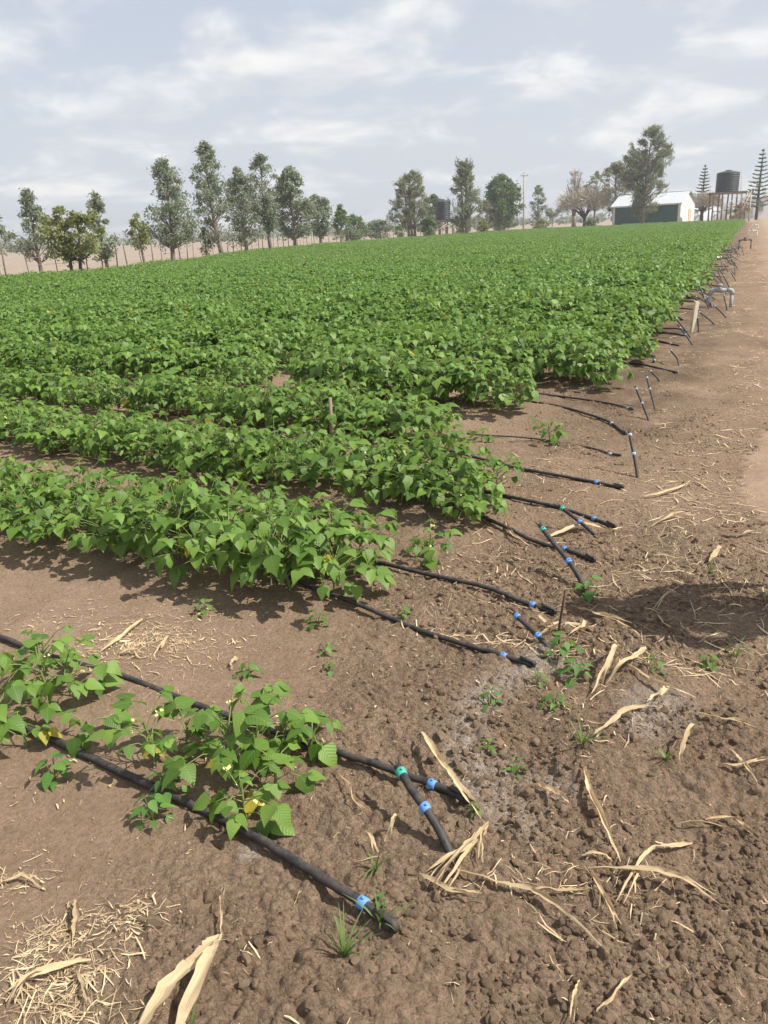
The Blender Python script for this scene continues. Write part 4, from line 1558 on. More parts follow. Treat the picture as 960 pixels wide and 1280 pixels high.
def grass_tuft(x, y, h, n, label, seed):
    r_ = random.Random(seed)
    root = empty('grass_tuft', (x, y, gz(x, y) - .004))
    tag(root, label, 'grass', 'grass tufts on the bare soil')
    for i in range(n):
        az = r_.uniform(0, 6.28)
        o_ = Vector((math.cos(az), math.sin(az), 0))
        sd = Vector((-o_.y, o_.x, 0))
        L = h * r_.uniform(.6, 1.15)
        sp = r_.uniform(.3, 1.1)
        V, F = [], []
        for k in range(5):
            t = k / 4
            p = o_ * L * sp * t * (0.5 + .5 * t) + Vector((0, 0, L * (t - .45 * sp * t * t)))
            w = .0032 * (1 - t) ** .7 + .0002
            V += [p - sd * w, p + sd * w]
        F = [(2 * k, 2 * k + 1, 2 * k + 3, 2 * k + 2) for k in range(4)]
        MB().add(V, F).build('blade', M['grass'], root, True)


for i, (x, y, h, n, lb) in enumerate([
        (0.552, 1.945, .09, 12, 'grass tuft at the end of the curved maize blade'),
        (-0.066, 1.523, .08, 12, 'grass tuft between tan dry leaves near the drip ends'),
        (-0.134, 1.273, .11, 16, 'sprawling grass tuft below the blue ring of the lower drip line'),
        (-0.055, 1.335, .10, 10, 'grass tuft right at the folded end of the lower drip line'),
        (0.771, 1.854, .07, 10, 'grass tuft among coarse clods by the hooked blade'),
        (1.415, 3.130, .08, 12, 'grass tuft on trodden soil beside the stubby husk'),
        (1.22, 2.42, .10, 9, 'grass blades leaning out at the edge of the dark shadow'),
        (1.55, 4.85, .07, 9, 'grass tuft near the upright riser with pale rings'),
        (-0.43, 1.10, .06, 9, 'grass blades beneath the pointed maize husk')]):
    grass_tuft(x, y, h, n, lb, 500 + i)


# ------------------------------------------------------------------ trees
def quads(C, U, W):
    """leaf quads from centres, long half-axes and short half-axes (n,3)"""
    V = np.stack([C - U, C + W, C + U, C - W], 1).reshape(-1, 3)
    F = np.arange(len(V)).reshape(-1, 4)
    return V, F


def unit(v):
    return v / (np.linalg.norm(v, axis=1, keepdims=True) + 1e-9)


PROF = {
 'cone': lambda u: np.interp(u, [0, .12, .3, .55, .8, .95, 1], [.35, .85, 1, .70, .44, .18, .02]),
 'column': lambda u: np.interp(u, [0, .15, .4, .7, .9, 1], [.5, .95, 1, .78, .38, .03]),
 'round': lambda u: np.sqrt(np.clip(1 - (2 * u - 0.95) ** 2, 0, 1)),
 'vase': lambda u: np.interp(u, [0, .3, .6, .85, 1], [.3, .8, 1, .68, .12]),
 'flat': lambda u: np.interp(u, [0, .3, .7, 1], [.35, .8, 1, .75]),
}


def tree(x, y, H, W, style, label, name='tree', fol='f_grey', bark='bark', seed=0, crown0=0.2, ncl=60, per=70, lsz=0.17, clr=0.55,
         prof=None, group=None, cat='tree', stems=1, lean=0.0, bare=0.0, tr=None):
    r_ = np.random.default_rng(seed)
    root = empty(name, (x, y, 0))
    tag(root, label, cat, group)
    pf = PROF[prof or {'grev': 'cone', 'casu': 'column', 'round': 'round', 'acacia': 'flat'}.get(style, 'round')]
    tb = MB()
    tr = tr or H * 0.018 + .03
    bend = r_.normal(0, .03 * H, 2)
    lx, ly = lean * H, 0

    def axis(h, k=0):
        q = h / H
        off = (k - (stems - 1) / 2) * .35
        return np.array([lx * q + bend[0] * math.sin(2.2 * q) + off * (1 + q), ly + bend[1] * math.sin(3 * q) + .2 * off, h])
    for k in range(stems):
        hs = [-.15, H * .1, H * .3, H * .55, H * .8, H * .97]
        tb.tube([axis(h, k) for h in hs], [tr * 1.25, tr, tr * .85, tr * .6, tr * .33, tr * .08], 8)
    # leaf clumps
    cl = []
    tries = 0
    while len(cl) < ncl and tries < 4000:
        tries += 1
        u = r_.random() ** (.85)
        rad = W / 2 * float(pf(np.array(u))) * math.sqrt(r_.uniform(.06, 1.0))
        a = r_.uniform(0, 6.283)
        h = H * (crown0 + (1 - crown0) * u)
        c = axis(min(h, H), int(r_.integers(0, stems))) + np.array([math.cos(a) * rad, math.sin(a) * rad, r_.normal(0, .1)])
        if vnoise(np.array([a * 1.3 + u * 3 + seed]), np.array([u * 5.0]), seed)[0] < .3:
            continue
        cl.append((c, u, a, rad))
    C, U_, W_ = [], [], []
    for c, u, a, rad in cl:
        out = np.array([math.cos(a), math.sin(a), 0])
        h0 = max(H * crown0 * .8, c[2] - (rad * (.75 if style != 'acacia' else .45)) - .2)
        b0 = axis(min(h0, H * .93), int(r_.integers(0, stems)))
        midp = (b0 + c) / 2 + np.array([0, 0, (-.06 if style != 'casu' else -.12) * rad])
        br = max(.012, tr * .32 * (1 - .6 * u))
        tb.tube([b0, midp, c], [br, br * .65, br * .25], 5, False)
        if r_.random() < bare:
            continue
        n = int(per * 1.25 * r_.uniform(.5, 1.4))
        g = r_.normal(0, 1, (n, 3)) * clr * np.array([1, 1, .75]) * r_.uniform(.6, 1.15) * .62 * (1 - .4 * u)
        if style == 'casu':
            up = out * .6 + np.array([0, 0, .55]) + r_.normal(0, .45, 3)
            g = g * [.72, .72, .72] + np.outer(r_.uniform(-.5, .8, n) * clr, up)
            d = unit(up + r_.normal(0, .6, (n, 3)))
            l = lsz * r_.uniform(.8, 1.6, n)
            w = unit(np.cross(d, r_.normal(0, 1, (n, 3)))) * (lsz * .15)
        else:
            d = unit(r_.normal(0, 1, (n, 3)) + out * .4 + np.array([0, 0, -.1]))
            l = lsz * r_.uniform(.5, 1.1, n)
            w = unit(np.cross(d, r_.normal(0, 1, (n, 3)))) * (l * .42)[:, None]
        C.append(c + g)
        U_.append(d * l[:, None])
        W_.append(w)
    tb.build('trunk', M[bark], root, True)
    if C:
        V, F = quads(np.vstack(C), np.vstack(U_), np.vstack(W_))
        V[:, 2] = np.maximum(V[:, 2], .03)
        link('crown', np_mesh('crown', V, F, M[fol]), root)
    return root


def twig_tree(x, y, H, W, label, seed, name='bare_tree', bark='bark_dark', twig='twig', crown0=.35, flat=True, nlimb=9, ntw=420, fol=None, group=None):
    """leafless tree: dark limbs and a cloud of pale twigs"""
    r_ = np.random.default_rng(seed)
    root = empty(name, (x, y, 0))
    tag(root, label, 'tree', group)
    tb = MB()
    hc = H * crown0
    tb.tube([(0, 0, -.15), (.05, 0, hc * .5), (0, 0.03, hc)], [H * .045, H * .038, H * .034], 8)
    ends = []
    for k in range(nlimb):
        a = k * 2.4 + r_.uniform(-.3, .3)
        rad = W * .5 * r_.uniform(.3, .75)
        h = hc + (H - hc) * (r_.uniform(.25, .6) if flat else r_.uniform(.3, .95))
        e = np.array([math.cos(a) * rad, math.sin(a) * rad, h])
        m_ = np.array([e[0] * .45, e[1] * .45, hc + (h - hc) * .62])
        tb.tube([(0, 0, hc * .9), m_, e], [H * .026, H * .017, H * .006], 6)
        ends += [m_ * .5 + e * .5, e, m_]
    tb.build('trunk', M[bark], root, True)
    C, U_, W_ = [], [], []
    for i in range(ntw * 2):
        if flat:
            ra, aa = W * .46 * math.sqrt(r_.random()), r_.uniform(0, 6.283)
            e = np.array([ra * math.cos(aa), ra * math.sin(aa), hc + (H - hc) * (r_.uniform(.35, .8) - .25 * (2 * ra / W) ** 2)])
        else:
            hh = r_.uniform(.3, .9)
            ra, aa = W * .42 * math.sqrt(r_.random()) * (1.1 - hh * .6), r_.uniform(0, 6.283)
            e = np.array([ra * math.cos(aa), ra * math.sin(aa), H * hh])
        d = np.array([e[0], e[1], 0]) / (W * .5) * (.9 if flat else .35) + np.array([0, 0, r_.uniform(.15, .9) if flat else r_.uniform(.6, 1.2)]) + r_.normal(0, .35, 3)
        d /= np.linalg.norm(d)
        L = W * r_.uniform(.05, .13)
        for b_ in range(4):
            dd = d + r_.normal(0, .4, 3)
            dd /= np.linalg.norm(dd)
            l = L * r_.uniform(.5, 1)
            w = np.cross(dd, r_.normal(0, 1, 3))
            w /= np.linalg.norm(w)
            c = e + dd * l * .8 + d * L * r_.uniform(0, .6)
            C.append(c); U_.append(dd * l * .8); W_.append(w * .032)
    V, F = quads(np.array(C), np.array(U_), np.array(W_))
    link('twigs', np_mesh('twigs', V, F, M[twig]), root)
    if fol:
        n = 500
        e = np.array(ends)[r_.integers(0, len(ends), n)] + r_.normal(0, .12 * W, (n, 3))
        d = unit(r_.normal(0, 1, (n, 3)))
        V, F = quads(e, d * .14, unit(np.cross(d, r_.normal(0, 1, (n, 3)))) * .07)
        link('crown', np_mesh('crown', V, F, M[fol]), root)
    return root


def araucaria(x, y, H, W, label, seed):
    r_ = np.random.default_rng(seed)
    root = empty('araucaria_tree', (x, y, 0))
    tag(root, label, 'conifer', 'tall tiered conifers')
    MB().tube([(0, 0, -.2), (0, 0, H * .5), (.05, 0, H)], [H * .024, H * .016, H * .004], 8).build('trunk', M['bark_dark'], root, True)
    nt = 15
    for k in range(nt):
        u = k / (nt - 1)
        h = H * (.2 + .77 * u)
        R_ = W / 2 * (1 - u) ** .8 * r_.uniform(.85, 1.1) + .12
        a0 = r_.uniform(0, 6)
        C, U_, W_ = [], [], []
        tb = MB()
        nb = 6
        for q in range(nb):
            a = a0 + q * 6.283 / nb + r_.uniform(-.15, .15)
            o_ = np.array([math.cos(a), math.sin(a), 0])
            s_ = np.array([-o_[1], o_[0], 0])
            n = 26
            t = r_.random(n)
            rr = R_ * r_.uniform(.85, 1.05)
            base = np.outer(t * rr, o_) + np.outer(.16 * rr * t * t * 1.2 - .05 * rr, [0, 0, 1]) + [0, 0, h]
            base = base + np.outer(r_.normal(0, .12, n) * rr * .6 * np.minimum(1, t * 2), s_) + r_.normal(0, .03, (n, 3))
            d = unit(np.outer(np.full(n, 1.0), o_) + np.outer(r_.normal(0, .6, n), s_) + [0, 0, .45])
            C.append(base); U_.append(d * (.16 + .1 * rr * .5)); W_.append(unit(np.cross(d, r_.normal(0, 1, (n, 3)))) * .07)
        V, F = quads(np.vstack(C), np.vstack(U_), np.vstack(W_))
        link('tier', np_mesh('tier', V, F, M['f_dark']), root)


G1 = 'trees along the fence'
tree(-17.3, 38.6, 3.4, 1.9, 'grev', 'leaning pale-trunked tree at the near end of the fence row', fol='f_grey', bark='bark_pale', seed=1, crown0=.42, ncl=34, per=46, lsz=.105, clr=.34, group=G1, lean=-.1, tr=.05)
tree(-16.2, 40.5, 3.9, 1.9, 'grev', 'loose silver-green tree behind the olive bushy tree', fol='f_grey2', seed=2, crown0=.22, ncl=55, per=42, lsz=.105, clr=.32, group=G1)
tree(-13.9, 38.8, 3.0, 2.15, 'round', 'bushy olive-yellow round tree with forked trunk at the fence', fol='f_olive', bark='bark_dark', seed=3, crown0=.3, ncl=60, per=60, lsz=.12, clr=.34, group=G1, stems=2)
tree(-13.6, 42.6, 3.7, 1.6, 'grev', 'slim grey-green tree just past the olive bushy tree', fol='f_grey', seed=4, crown0=.16, ncl=55, per=44, lsz=.105, clr=.3, group=G1)
tree(-13.3, 48.6, 2.9, 1.2, 'round', 'small olive tree beside the broad-based grey-green tree', fol='f_olive', seed=5, crown0=.35, ncl=30, per=40, lsz=.105, clr=.28, group=G1)
tree(-12.1, 50.4, 5.8, 3.3, 'grev', 'broad-based grey-green tree tapering to a narrow top, standing apart', fol='f_grey2', seed=6, crown0=.2, ncl=110, per=48, lsz=.12, clr=.42, group=G1)
tree(-12.1, 61.0, 2.1, 1.0, 'round', 'low dark shrub under the tallest slender tree', name='shrub', fol='f_green', seed=7, crown0=.25, ncl=18, per=50, lsz=.105, clr=.3, cat='shrub')
tree(-10.9, 60.8, 7.7, 2.6, 'grev', 'tallest slender tree of the fence row with airy crown', fol='f_grey2', seed=8, crown0=.14, ncl=120, per=44, lsz=.125, clr=.42, prof='column', group=G1)
tree(-9.5, 63.8, 6.1, 3.1, 'grev', 'full dark grey-green tree beside the tallest slender tree', fol='f_grey', seed=9, crown0=.14, ncl=115, per=52, lsz=.125, clr=.45, prof='column', group=G1)
tree(-8.0, 66.8, 7.1, 2.7, 'grev', 'tall tree with rounded top in the middle of the fence cluster', fol='f_grey', seed=10, crown0=.25, ncl=105, per=50, lsz=.125, clr=.45, prof='vase', group=G1)
tree(-6.7, 73.8, 6.6, 4.1, 'grev', 'wide grey-green tree at the far side of the fence cluster', fol='f_grey', seed=11, crown0=.18, ncl=120, per=52, lsz=.18, clr=.5, prof='column', group=G1)
tree(-5.2, 86.8, 4.9, 3.0, 'grev', 'lower rounded tree following the fence cluster', fol='f_grey', seed=12, crown0=.25, ncl=70, per=52, lsz=.19, clr=.5, prof='vase', group=G1)
tree(-3.4, 96.0, 4.1, 1.9, 'grev', 'thin-topped small tree rising out of low bushes', fol='f_green', seed=13, crown0=.2, ncl=40, per=40, lsz=.19, clr=.42, group=G1)
tree(-2.2, 112, 3.1, 4.6, 'round', 'low wide dark bush past the thin-topped small tree', name='shrub', fol='f_green', seed=14, crown0=.12, ncl=60, per=50, lsz=.2, clr=.55, cat='shrub')
tree(1.5, 116, 2.4, 4.6, 'round', 'low wide bush in the gap before the grey needle tree', name='shrub', fol='f_grey', seed=15, crown0=.12, ncl=50, per=50, lsz=.2, clr=.55, cat='shrub')
G2 = 'feathery needle trees'
tree(5.4, 106, 7.7, 4.3, 'casu', 'grey-brown feathery needle tree with several trunks', fol='f_casu', seed=16, crown0=.2, ncl=120, per=40, lsz=.27, clr=.55, group=G2, stems=3)
tree(7.3, 104, 2.5, 1.9, 'round', 'rounded green shrub in front of the grey-brown needle tree', name='shrub', fol='f_green', seed=17, crown0=.08, ncl=40, per=50, lsz=.17, clr=.42, cat='shrub')
tree(3.7, 103, 1.7, 1.0, 'round', 'small dark shrub at the fence end below the needle tree', name='shrub', fol='f_green', seed=18, crown0=.08, ncl=22, per=44, lsz=.12, clr=.3, cat='shrub')
tree(9.4, 122, 5.5, 3.4, 'round', 'dark green leafy tree behind the small black tank', fol='f_green', seed=19, crown0=.2, ncl=70, per=55, lsz=.2, clr=.5)
tree(12.2, 106, 8.7, 4.2, 'casu', 'tall ragged needle tree leaning over the small black tank', fol='f_casu', seed=20, crown0=.14, ncl=110, per=40, lsz=.27, clr=.55, group=G2, stems=2, prof='cone')
tree(20.6, 130, 8.1, 6.5, 'round', 'dense dark green dome-shaped tree', fol='f_green', bark='bark_pale', seed=21, crown0=.16, ncl=150, per=80, lsz=.24, clr=.72)
tree(18.2, 128, 4.6, 3.2, 'round', 'half-bare yellowish tree against the green dome-shaped tree', fol='f_dry', bark='bark_pale', seed=22, crown0=.25, ncl=40, per=30, lsz=.2, clr=.5)
tree(30.2, 150, 7.4, 2.7, 'grev', 'thin sparse tree standing alone beside the utility pole', fol='f_grey', seed=23, crown0=.2, ncl=46, per=36, lsz=.22, clr=.5, prof='column')
tree(37.3, 170, 3.6, 3.3, 'acacia', 'small flat-topped acacia between sparse tree and bare spreading tree', fol='f_grey', seed=24, crown0=.6, ncl=30, per=45, lsz=.22, clr=.5)
twig_tree(33.8, 131, 6.4, 8.0, 'bare spreading acacia with dark limbs and pale twigs', 25, 'bare_acacia', crown0=.25, nlimb=14, ntw=600)
twig_tree(34.6, 141, 9.6, 4.0, 'tall bare thin tree behind the spreading acacia', 26, 'bare_tree', 'bark', flat=False, crown0=.2, nlimb=10, ntw=200)
tree(40.4, 150, 8.8, 5.0, 'grev', 'sparse leafy tree rising behind the spreading acacia', fol='f_grey', seed=27, crown0=.35, ncl=50, per=36, lsz=.24, clr=.55, prof='round')
tree(38.8, 131, 9.3, 5.6, 'grev', 'pale grey-green tree behind the big needle tree and shed', fol='f_dry', seed=28, crown0=.2, ncl=110, per=44, lsz=.22, clr=.55, prof='vase')
tree(38.7, 118, 12.6, 6.6, 'casu', 'big dark needle tree standing in front of the white-roofed shed', fol='f_casu', seed=29, crown0=.13, ncl=190, per=52, lsz=.30, clr=.7, group=G2, prof='vase', lean=.06)
araucaria(55.8, 140, 8.9, 3.6, 'slender tiered conifer behind the tank stand', 30)
araucaria(60.5, 130, 10.2, 4.6, 'tall tiered conifer at the end of the road beside the white building', 31)
twig_tree(51.6, 129, 4.5, 5.2, 'brown bare acacia standing behind the large water tank', 32, 'bare_acacia', 'bark_dark', ntw=500)
tree(51.9, 116.5, 2.3, 2.6, 'round', 'rust-brown dry bush at the foot of the tank stand', name='shrub', fol='f_rust', seed=33, crown0=.05, ncl=40, per=50, lsz=.125, clr=.4, cat='shrub')
tree(26.2, 127, 1.5, 2.0, 'round', 'low yellow-green shrub at the field edge before the sparse tree', name='shrub', fol='f_olive', seed=34, crown0=.05, ncl=30, per=50, lsz=.17, clr=.4, cat='shrub')
tree(15.9, 116, 1.8, 1.6, 'round', 'low shrub at the field edge under the dome-shaped tree', name='shrub', fol='f_olive', seed=35, crown0=.05, ncl=26, per=46, lsz=.17, clr=.36, cat='shrub')
tree(33.2, 125, 1.4, 1.5, 'round', 'small green shrub at the foot of the spreading acacia', name='shrub', fol='f_green', seed=36, crown0=.05, ncl=24, per=46, lsz=.16, clr=.34, cat='shrub')
tree(22.6, 140, 2.6, 5.0, 'round', 'dusty grey thicket beside the pole behind the dome-shaped tree', name='shrub', fol='f_grey', seed=37, crown0=.05, ncl=50, per=40, lsz=.22, clr=.5, cat='shrub')
tree(12.6, 113, 2.2, 2.2, 'round', 'dry brownish shrub below the small tank stand', name='shrub', fol='f_dry', seed=38, crown0=.05, ncl=30, per=46, lsz=.17, clr=.4, cat='shrub')


def far_wood():
    r_ = np.random.default_rng(99)
    C, U_, W_ = [], [], []
    for k in range(330):
        a = r_.uniform(R(-33), R(34))
        d = r_.uniform(230, 420)
        h = r_.uniform(1.6, 4.2) * (1.5 if r_.random() < .12 else 1)
        if a > R(-2):
            h *= .75
        w = h * r_.uniform(.8, 1.9)
        n = 70
        g = r_.normal(0, 1, (n, 3))
        g = unit(g) * (r_.random((n, 1)) ** .33) * [w / 2, w / 2, h / 2] + [d * math.sin(a), d * math.cos(a), h * .5]
        dd = unit(r_.normal(0, 1, (n, 3)))
        C.append(g); U_.append(dd * .42); W_.append(unit(np.cross(dd, r_.normal(0, 1, (n, 3)))) * .3)
    V, F = quads(np.vstack(C), np.vstack(U_), np.vstack(W_))
    tag(link('distant_wood', np_mesh('distant_wood', V, F, M['f_far'])), 'low grey-green line of distant scrub along the horizon', 'distant scrub', kind='stuff')


far_wood()

# ------------------------------------------------------------------ fence
root = empty('wire_fence', (FENCE[1][0], FENCE[1][1], 0))
tag(root, 'long wire fence of thin dark wooden posts bordering the bean field', 'fence')
rf = random.Random(8)
pts = []
carry = 0.0
for (ax, ay), (bx, by) in zip(FENCE[:-1], FENCE[1:]):
    L = math.hypot(bx - ax, by - ay)
    d = carry
    while d < L:
        t = d / L
        pts.append((ax + (bx - ax) * t, ay + (by - ay) * t))
        d += 1.35 + rf.uniform(-.35, .35)
    carry = d - L
pts = [p for p in pts if p[1] > 29]
POSTS = []
for k in range(5):
    h = 1.25 + .12 * k
    mb = MB()
    mb.tube([(0, 0, -.3), (.02 * (k - 2), .01, h * .5), (.03 * (2 - k), .02, h)], [.036, .033, .03], 7)
    POSTS.append(mb.mesh('post', M['post'], True))
org = Vector((FENCE[1][0], FENCE[1][1], 0))
for i, p in enumerate(pts):
    o = link('post', POSTS[rf.randrange(5)], root)
    o.location = Vector((p[0] + rf.uniform(-.08, .08), p[1] + rf.uniform(-.08, .08), 0)) - org
    o.rotation_euler = (rf.uniform(-.06, .06), rf.uniform(-.06, .06), rf.uniform(0, 6))
    o.scale = (1, 1, rf.uniform(.85, 1.15)) if rf.random() > .25 else (.6, .6, rf.uniform(.9, 1.35))
for h in (.35, .7, 1.02):
    mb = MB()
    mb.tube([Vector((p[0], p[1], h)) - org for p in pts], .006, 4, False)
    mb.build('wire', M['wire'], root)

# ------------------------------------------------------------------ utility pole
root = empty('utility_pole', (29.6, 160, 0))
tag(root, 'tall thin utility pole with crossarm between the dome tree and sparse tree', 'utility pole')
MB().tube([(0, 0, -.5), (0, 0, 5), (-.05, 0, 10.1)], [.16, .135, .1], 10).build('pole', M['bark_pale'], root, True)
MB().box((0, -.12, 9.55), (1.5, .1, .12), Matrix.Rotation(.3, 4, 'Z')).build('crossarm', M['wood'], root)
for k in (-.65, 0, .65):
    MB().lathe([(.03, 0), (.06, .05), (.04, .1), (.07, .16), (.03, .24)], 8, (k, -.12 + k * .3, 9.6 if k else 10.08)).build('insulator', M['pvc'], root, True)

# ------------------------------------------------------------------ white-roofed shed
CX, CY = 44.8, 120.0
LA, GA, EV, RG = 10.2, 5.9, 3.0, 4.45
ux = Vector((-.77, .64, 0)).normalized()       # along the front wall, away from the gable seen from the road
uy = Vector((.64, .77, 0)).normalized()        # along the gable, away from the field
root = empty('shed', (CX, CY, 0))
root.rotation_euler = (0, 0, math.atan2(ux.y, ux.x))
# local frame: x along the front wall, y = -(uy)  (front wall at y=0, back wall at y=-GA)
tag(root, 'long shed with white pitched roof, dark green front and white gable', 'shed')


def sheet_wall(x0, x1, y_, z0, z1, mat, name, pitch=.3, dep=.035):
    """ribbed sheet wall panels, one part for each panel"""
    n = max(1, int(round((x1 - x0) / 1.7)))
    for k in range(n):
        a = x0 + (x1 - x0) * k / n
        b_ = x0 + (x1 - x0) * (k + 1) / n - .01
        m_ = int((b_ - a) / (pitch / 2))
        V, F = [], []
        for i in range(m_ + 1):
            x = a + (b_ - a) * i / m_
            V += [(x, y_ + (dep if i % 2 else 0), z0), (x, y_ + (dep if i % 2 else 0), z1)]
        F = [(2 * i, 2 * i + 2, 2 * i + 3, 2 * i + 1) for i in range(m_)]
        MB().add(V, F).build(name, M[mat], root)


MB().box((LA / 2, -.06, EV / 2 - .1), (LA - .1, .1, EV - .25)).build('wall_core', M['wall_green'], root)
sheet_wall(.35, LA - .35, .0, .1, EV - .05, 'wall_green', 'wall_panel')
for a, nm in ((.17, 'corner_strip'), (LA - .17, 'corner_strip')):
    MB().box((a, .0, EV / 2), (.36, .09, EV)).build(nm, M['wall_white'], root)
mb = MB()
for x0, x1 in ((.0, .12),):
    prof_ = [(0, 0), (0, EV), (-GA / 2, RG - .08), (-GA, EV), (-GA, 0)]
    mb.add([(x, y, z) for x in (x0, x1) for y, z in prof_], [(4, 3, 2, 1, 0), (5, 6, 7, 8, 9)] + [(i, (i + 1) % 5, 5 + (i + 1) % 5, 5 + i) for i in range(5)])
mb.build('gable_wall', M['wall_white'], root)
MB().box((LA - .06, -GA / 2, EV / 2), (.12, GA, EV)).build('end_wall', M['wall_white'], root)
MB().box((LA / 2, -GA, EV / 2), (LA - .3, .12, EV)).build('back_wall', M['wall_white'], root)
dr = MB().box((-.03, -GA * .66, 1.05), (.06, .95, 2.1)).build('door', M['wall_peach'], root)
MB().box((-.075, -GA * .66 - .38, 1.05), (.04, .05, .14)).build('handle', M['wire'], dr)
MB().box((LA * .52, .35, .22), (LA * .62, .05, .44)).build('base_board', M['pale_green'], root)
ov = .35
for sgn, nm in ((1, 'roof_slope'), (-1, 'roof_slope')):
    n = 6
    y0, y1 = (ov, -GA / 2) if sgn > 0 else (-GA - ov, -GA / 2)
    z0 = EV - ov * (RG - EV) / (GA / 2) + .06
    for k in range(n):
        a = -.3 + (LA + .6) * k / n
        b_ = -.3 + (LA + .6) * (k + 1) / n + .03
        dz = .006 * (k % 2)
        m_ = 8
        V, F = [], []
        for i in range(m_ + 1):
            x = a + (b_ - a) * i / m_
            hz = (.03 if i % 2 else 0) + dz
            V += [(x, y0, z0 + hz), (x, y1, RG + .06 + hz)]
        F = [(2 * i, 2 * i + 2, 2 * i + 3, 2 * i + 1) if sgn < 0 else (2 * i, 2 * i + 1, 2 * i + 3, 2 * i + 2) for i in range(m_)]
        MB().add(V, F).build('roof_sheet', M['roof'], root)
MB().tube([(-.32, -GA / 2, RG + .09), (LA + .32, -GA / 2, RG + .09)], .09, 8).build('ridge_cap', M['roof'], root, True)
MB().box((LA / 2, ov + .02, EV - .2), (LA + .6, .04, .16)).build('fascia_board', M['wall_white'], root)


# ------------------------------------------------------------------ water tanks
def tank(x, y, z, rad, h, label):
    root = empty('water_tank', (x, y, z))
    tag(root, label, 'water tank', 'black water tanks')
    prof_ = [(rad * .98, 0)]
    n = 9
    for k in range(n):
        a = h * .86 * k / n
        st_ = h * .86 / n
        prof_ += [(rad, a + st_ * .12), (rad, a + st_ * .7), (rad * .965, a + st_ * .8), (rad * .965, a + st_ * .95)]
    prof_ += [(rad, h * .87), (rad * .97, h * .91), (rad * .6, h * .97), (rad * .25, h)]
    MB().lathe(prof_, 40).build('body', M['tank'], root, True)
    MB().lathe([(rad * .26, h - .03), (rad * .27, h + .06), (rad * .22, h + .1), (rad * .05, h + .12)], 20).build('lid', M['tank'], root, True)
    MB().tube([(rad * .95, -rad * .3, h * .93), (rad * 1.12, -rad * .35, h * .9), (rad * 1.12, -rad * .35, -.6)], .04, 8).build('outlet_pipe', M['pvc_white'], root, True)


def stand(x, y, z, w, d, label, cols, rows=2, rz=0.0, ladder=True, extra=0.0):
    root = empty('tank_stand', (x, y, 0), rz)
    tag(root, label, 'tank stand', 'timber tank stands')
    r_ = random.Random(int(x * 10))
    for i in range(cols):
        for j in range(rows):
            px = -w / 2 + w * i / (cols - 1)
            py = -d / 2 + d * j / (rows - 1)
            MB().tube([(px + r_.uniform(-.08, .08), py, -.3), (px, py, z * .5), (px + r_.uniform(-.05, .05), py, z - .12 + (extra if i == cols - 1 else 0))],
                      [.12, .11, .095], 8).build('post', M['wood_pale' if (i > cols / 2 and j == 0) else 'wood'], root, True)
    np_ = int(w / .38)
    for k in range(np_ + 1):
        MB().box((-w / 2 - .15 + (w + .3) * k / np_, 0, z - .05), (.3, d + .5, .08)).build('deck_plank', M['wood'], root)
    for j in range(rows):
        py = -d / 2 + d * j / (rows - 1)
        MB().box((0, py - .14, z - .2), (w + .5, .12, .2)).build('beam', M['wood'], root)
    for k in range(2):
        MB().tube([(-w / 2, -d / 2 - .13, .6 + k * .2), (w / 2 * (.3 + .7 * k), -d / 2 - .16, z - .5)], .05, 6).build('brace', M['wood_pale'], root, True)
    MB().tube([(-w / 2, -d / 2 - .1, 1.5), (w / 2, -d / 2 - .1, 1.65)], .045, 6).build('rail', M['wood'], root, True)
    if ladder:
        ld = MB()
        a, b_ = Vector((w * .05, -d / 2 - .9, 0)), Vector((w * .42, -d / 2 - .25, z))
        sd = Vector((0, .0, 0)) + Vector((.38, -.1, 0))
        ld.tube([a, b_], .045, 6).tube([a + sd, b_ + sd], .045, 6)
        lo = ld.build('ladder', M['wood_pale'], root, True)
        for k in range(9):
            p = a.lerp(b_, (k + 1) / 10)
            MB().tube([p, p + sd], .03, 6).build('rung', M['wood_pale'], lo, True)
    return root


stand(51.0, 118.2, 4.0, 4.9, 2.6, 'tall rough timber stand carrying the large water tank at the field end', 5, 2, -.2)
tank(50.5, 118.3, 4.0, 1.53, 2.75, 'large ribbed black water tank on the tall timber stand beside the road')
stand(10.3, 116.5, 2.2, 2.9, 2.2, 'low timber stand carrying the small tank among the needle trees', 4, 2, 0, False)
tank(10.3, 116.5, 2.2, 1.05, 2.6, 'smaller black water tank half hidden among the needle trees')

# ------------------------------------------------------------------ white building at the end of the road, low white tunnel
root = empty('white_building', (69.2, 150, 0), -.05)
tag(root, 'plain white flat-roofed building with a window at the end of the road', 'building')
MB().box((6, 3, 1.65), (12, 6, 3.7)).build('wall', M['wall_white'], root)
MB().box((6, 3, 3.56), (12.4, 6.4, .14)).build('roof', M['roof'], root)
for k in (1.2, 5.2):
    w_ = MB().box((k, -.02, 1.95), (.95, .1, 1.5)).build('window', M['glass'], root)
    MB().box((k, -.08, 1.95), (.06, .04, 1.5)).box((k, -.085, 1.95), (.95, .03, .06)).box((k, -.09, 1.17), (1.1, .1, .06)).build('frame', M['pvc'], w_)
mb = MB()
prof_ = [(2.6 * math.cos(t), 2.35 * math.sin(t)) for t in np.linspace(0, math.pi, 13)]
V = [(x, y, z) for x in (0, 3.2, 6.4) for y, z in prof_]
F = [(i * 13 + k, i * 13 + k + 1, i * 13 + 14 + k, i * 13 + 13 + k) for i in range(2) for k in range(12)] + [tuple(range(13)), tuple(reversed(range(26, 39)))]
root = empty('poly_tunnel', (54.0, 143, 0))
tag(root, 'low white plastic-covered tunnel seen through the legs of the tank stand', 'tunnel')
mb.add(V, F).build('cover', M['white_sheet'], root, True)
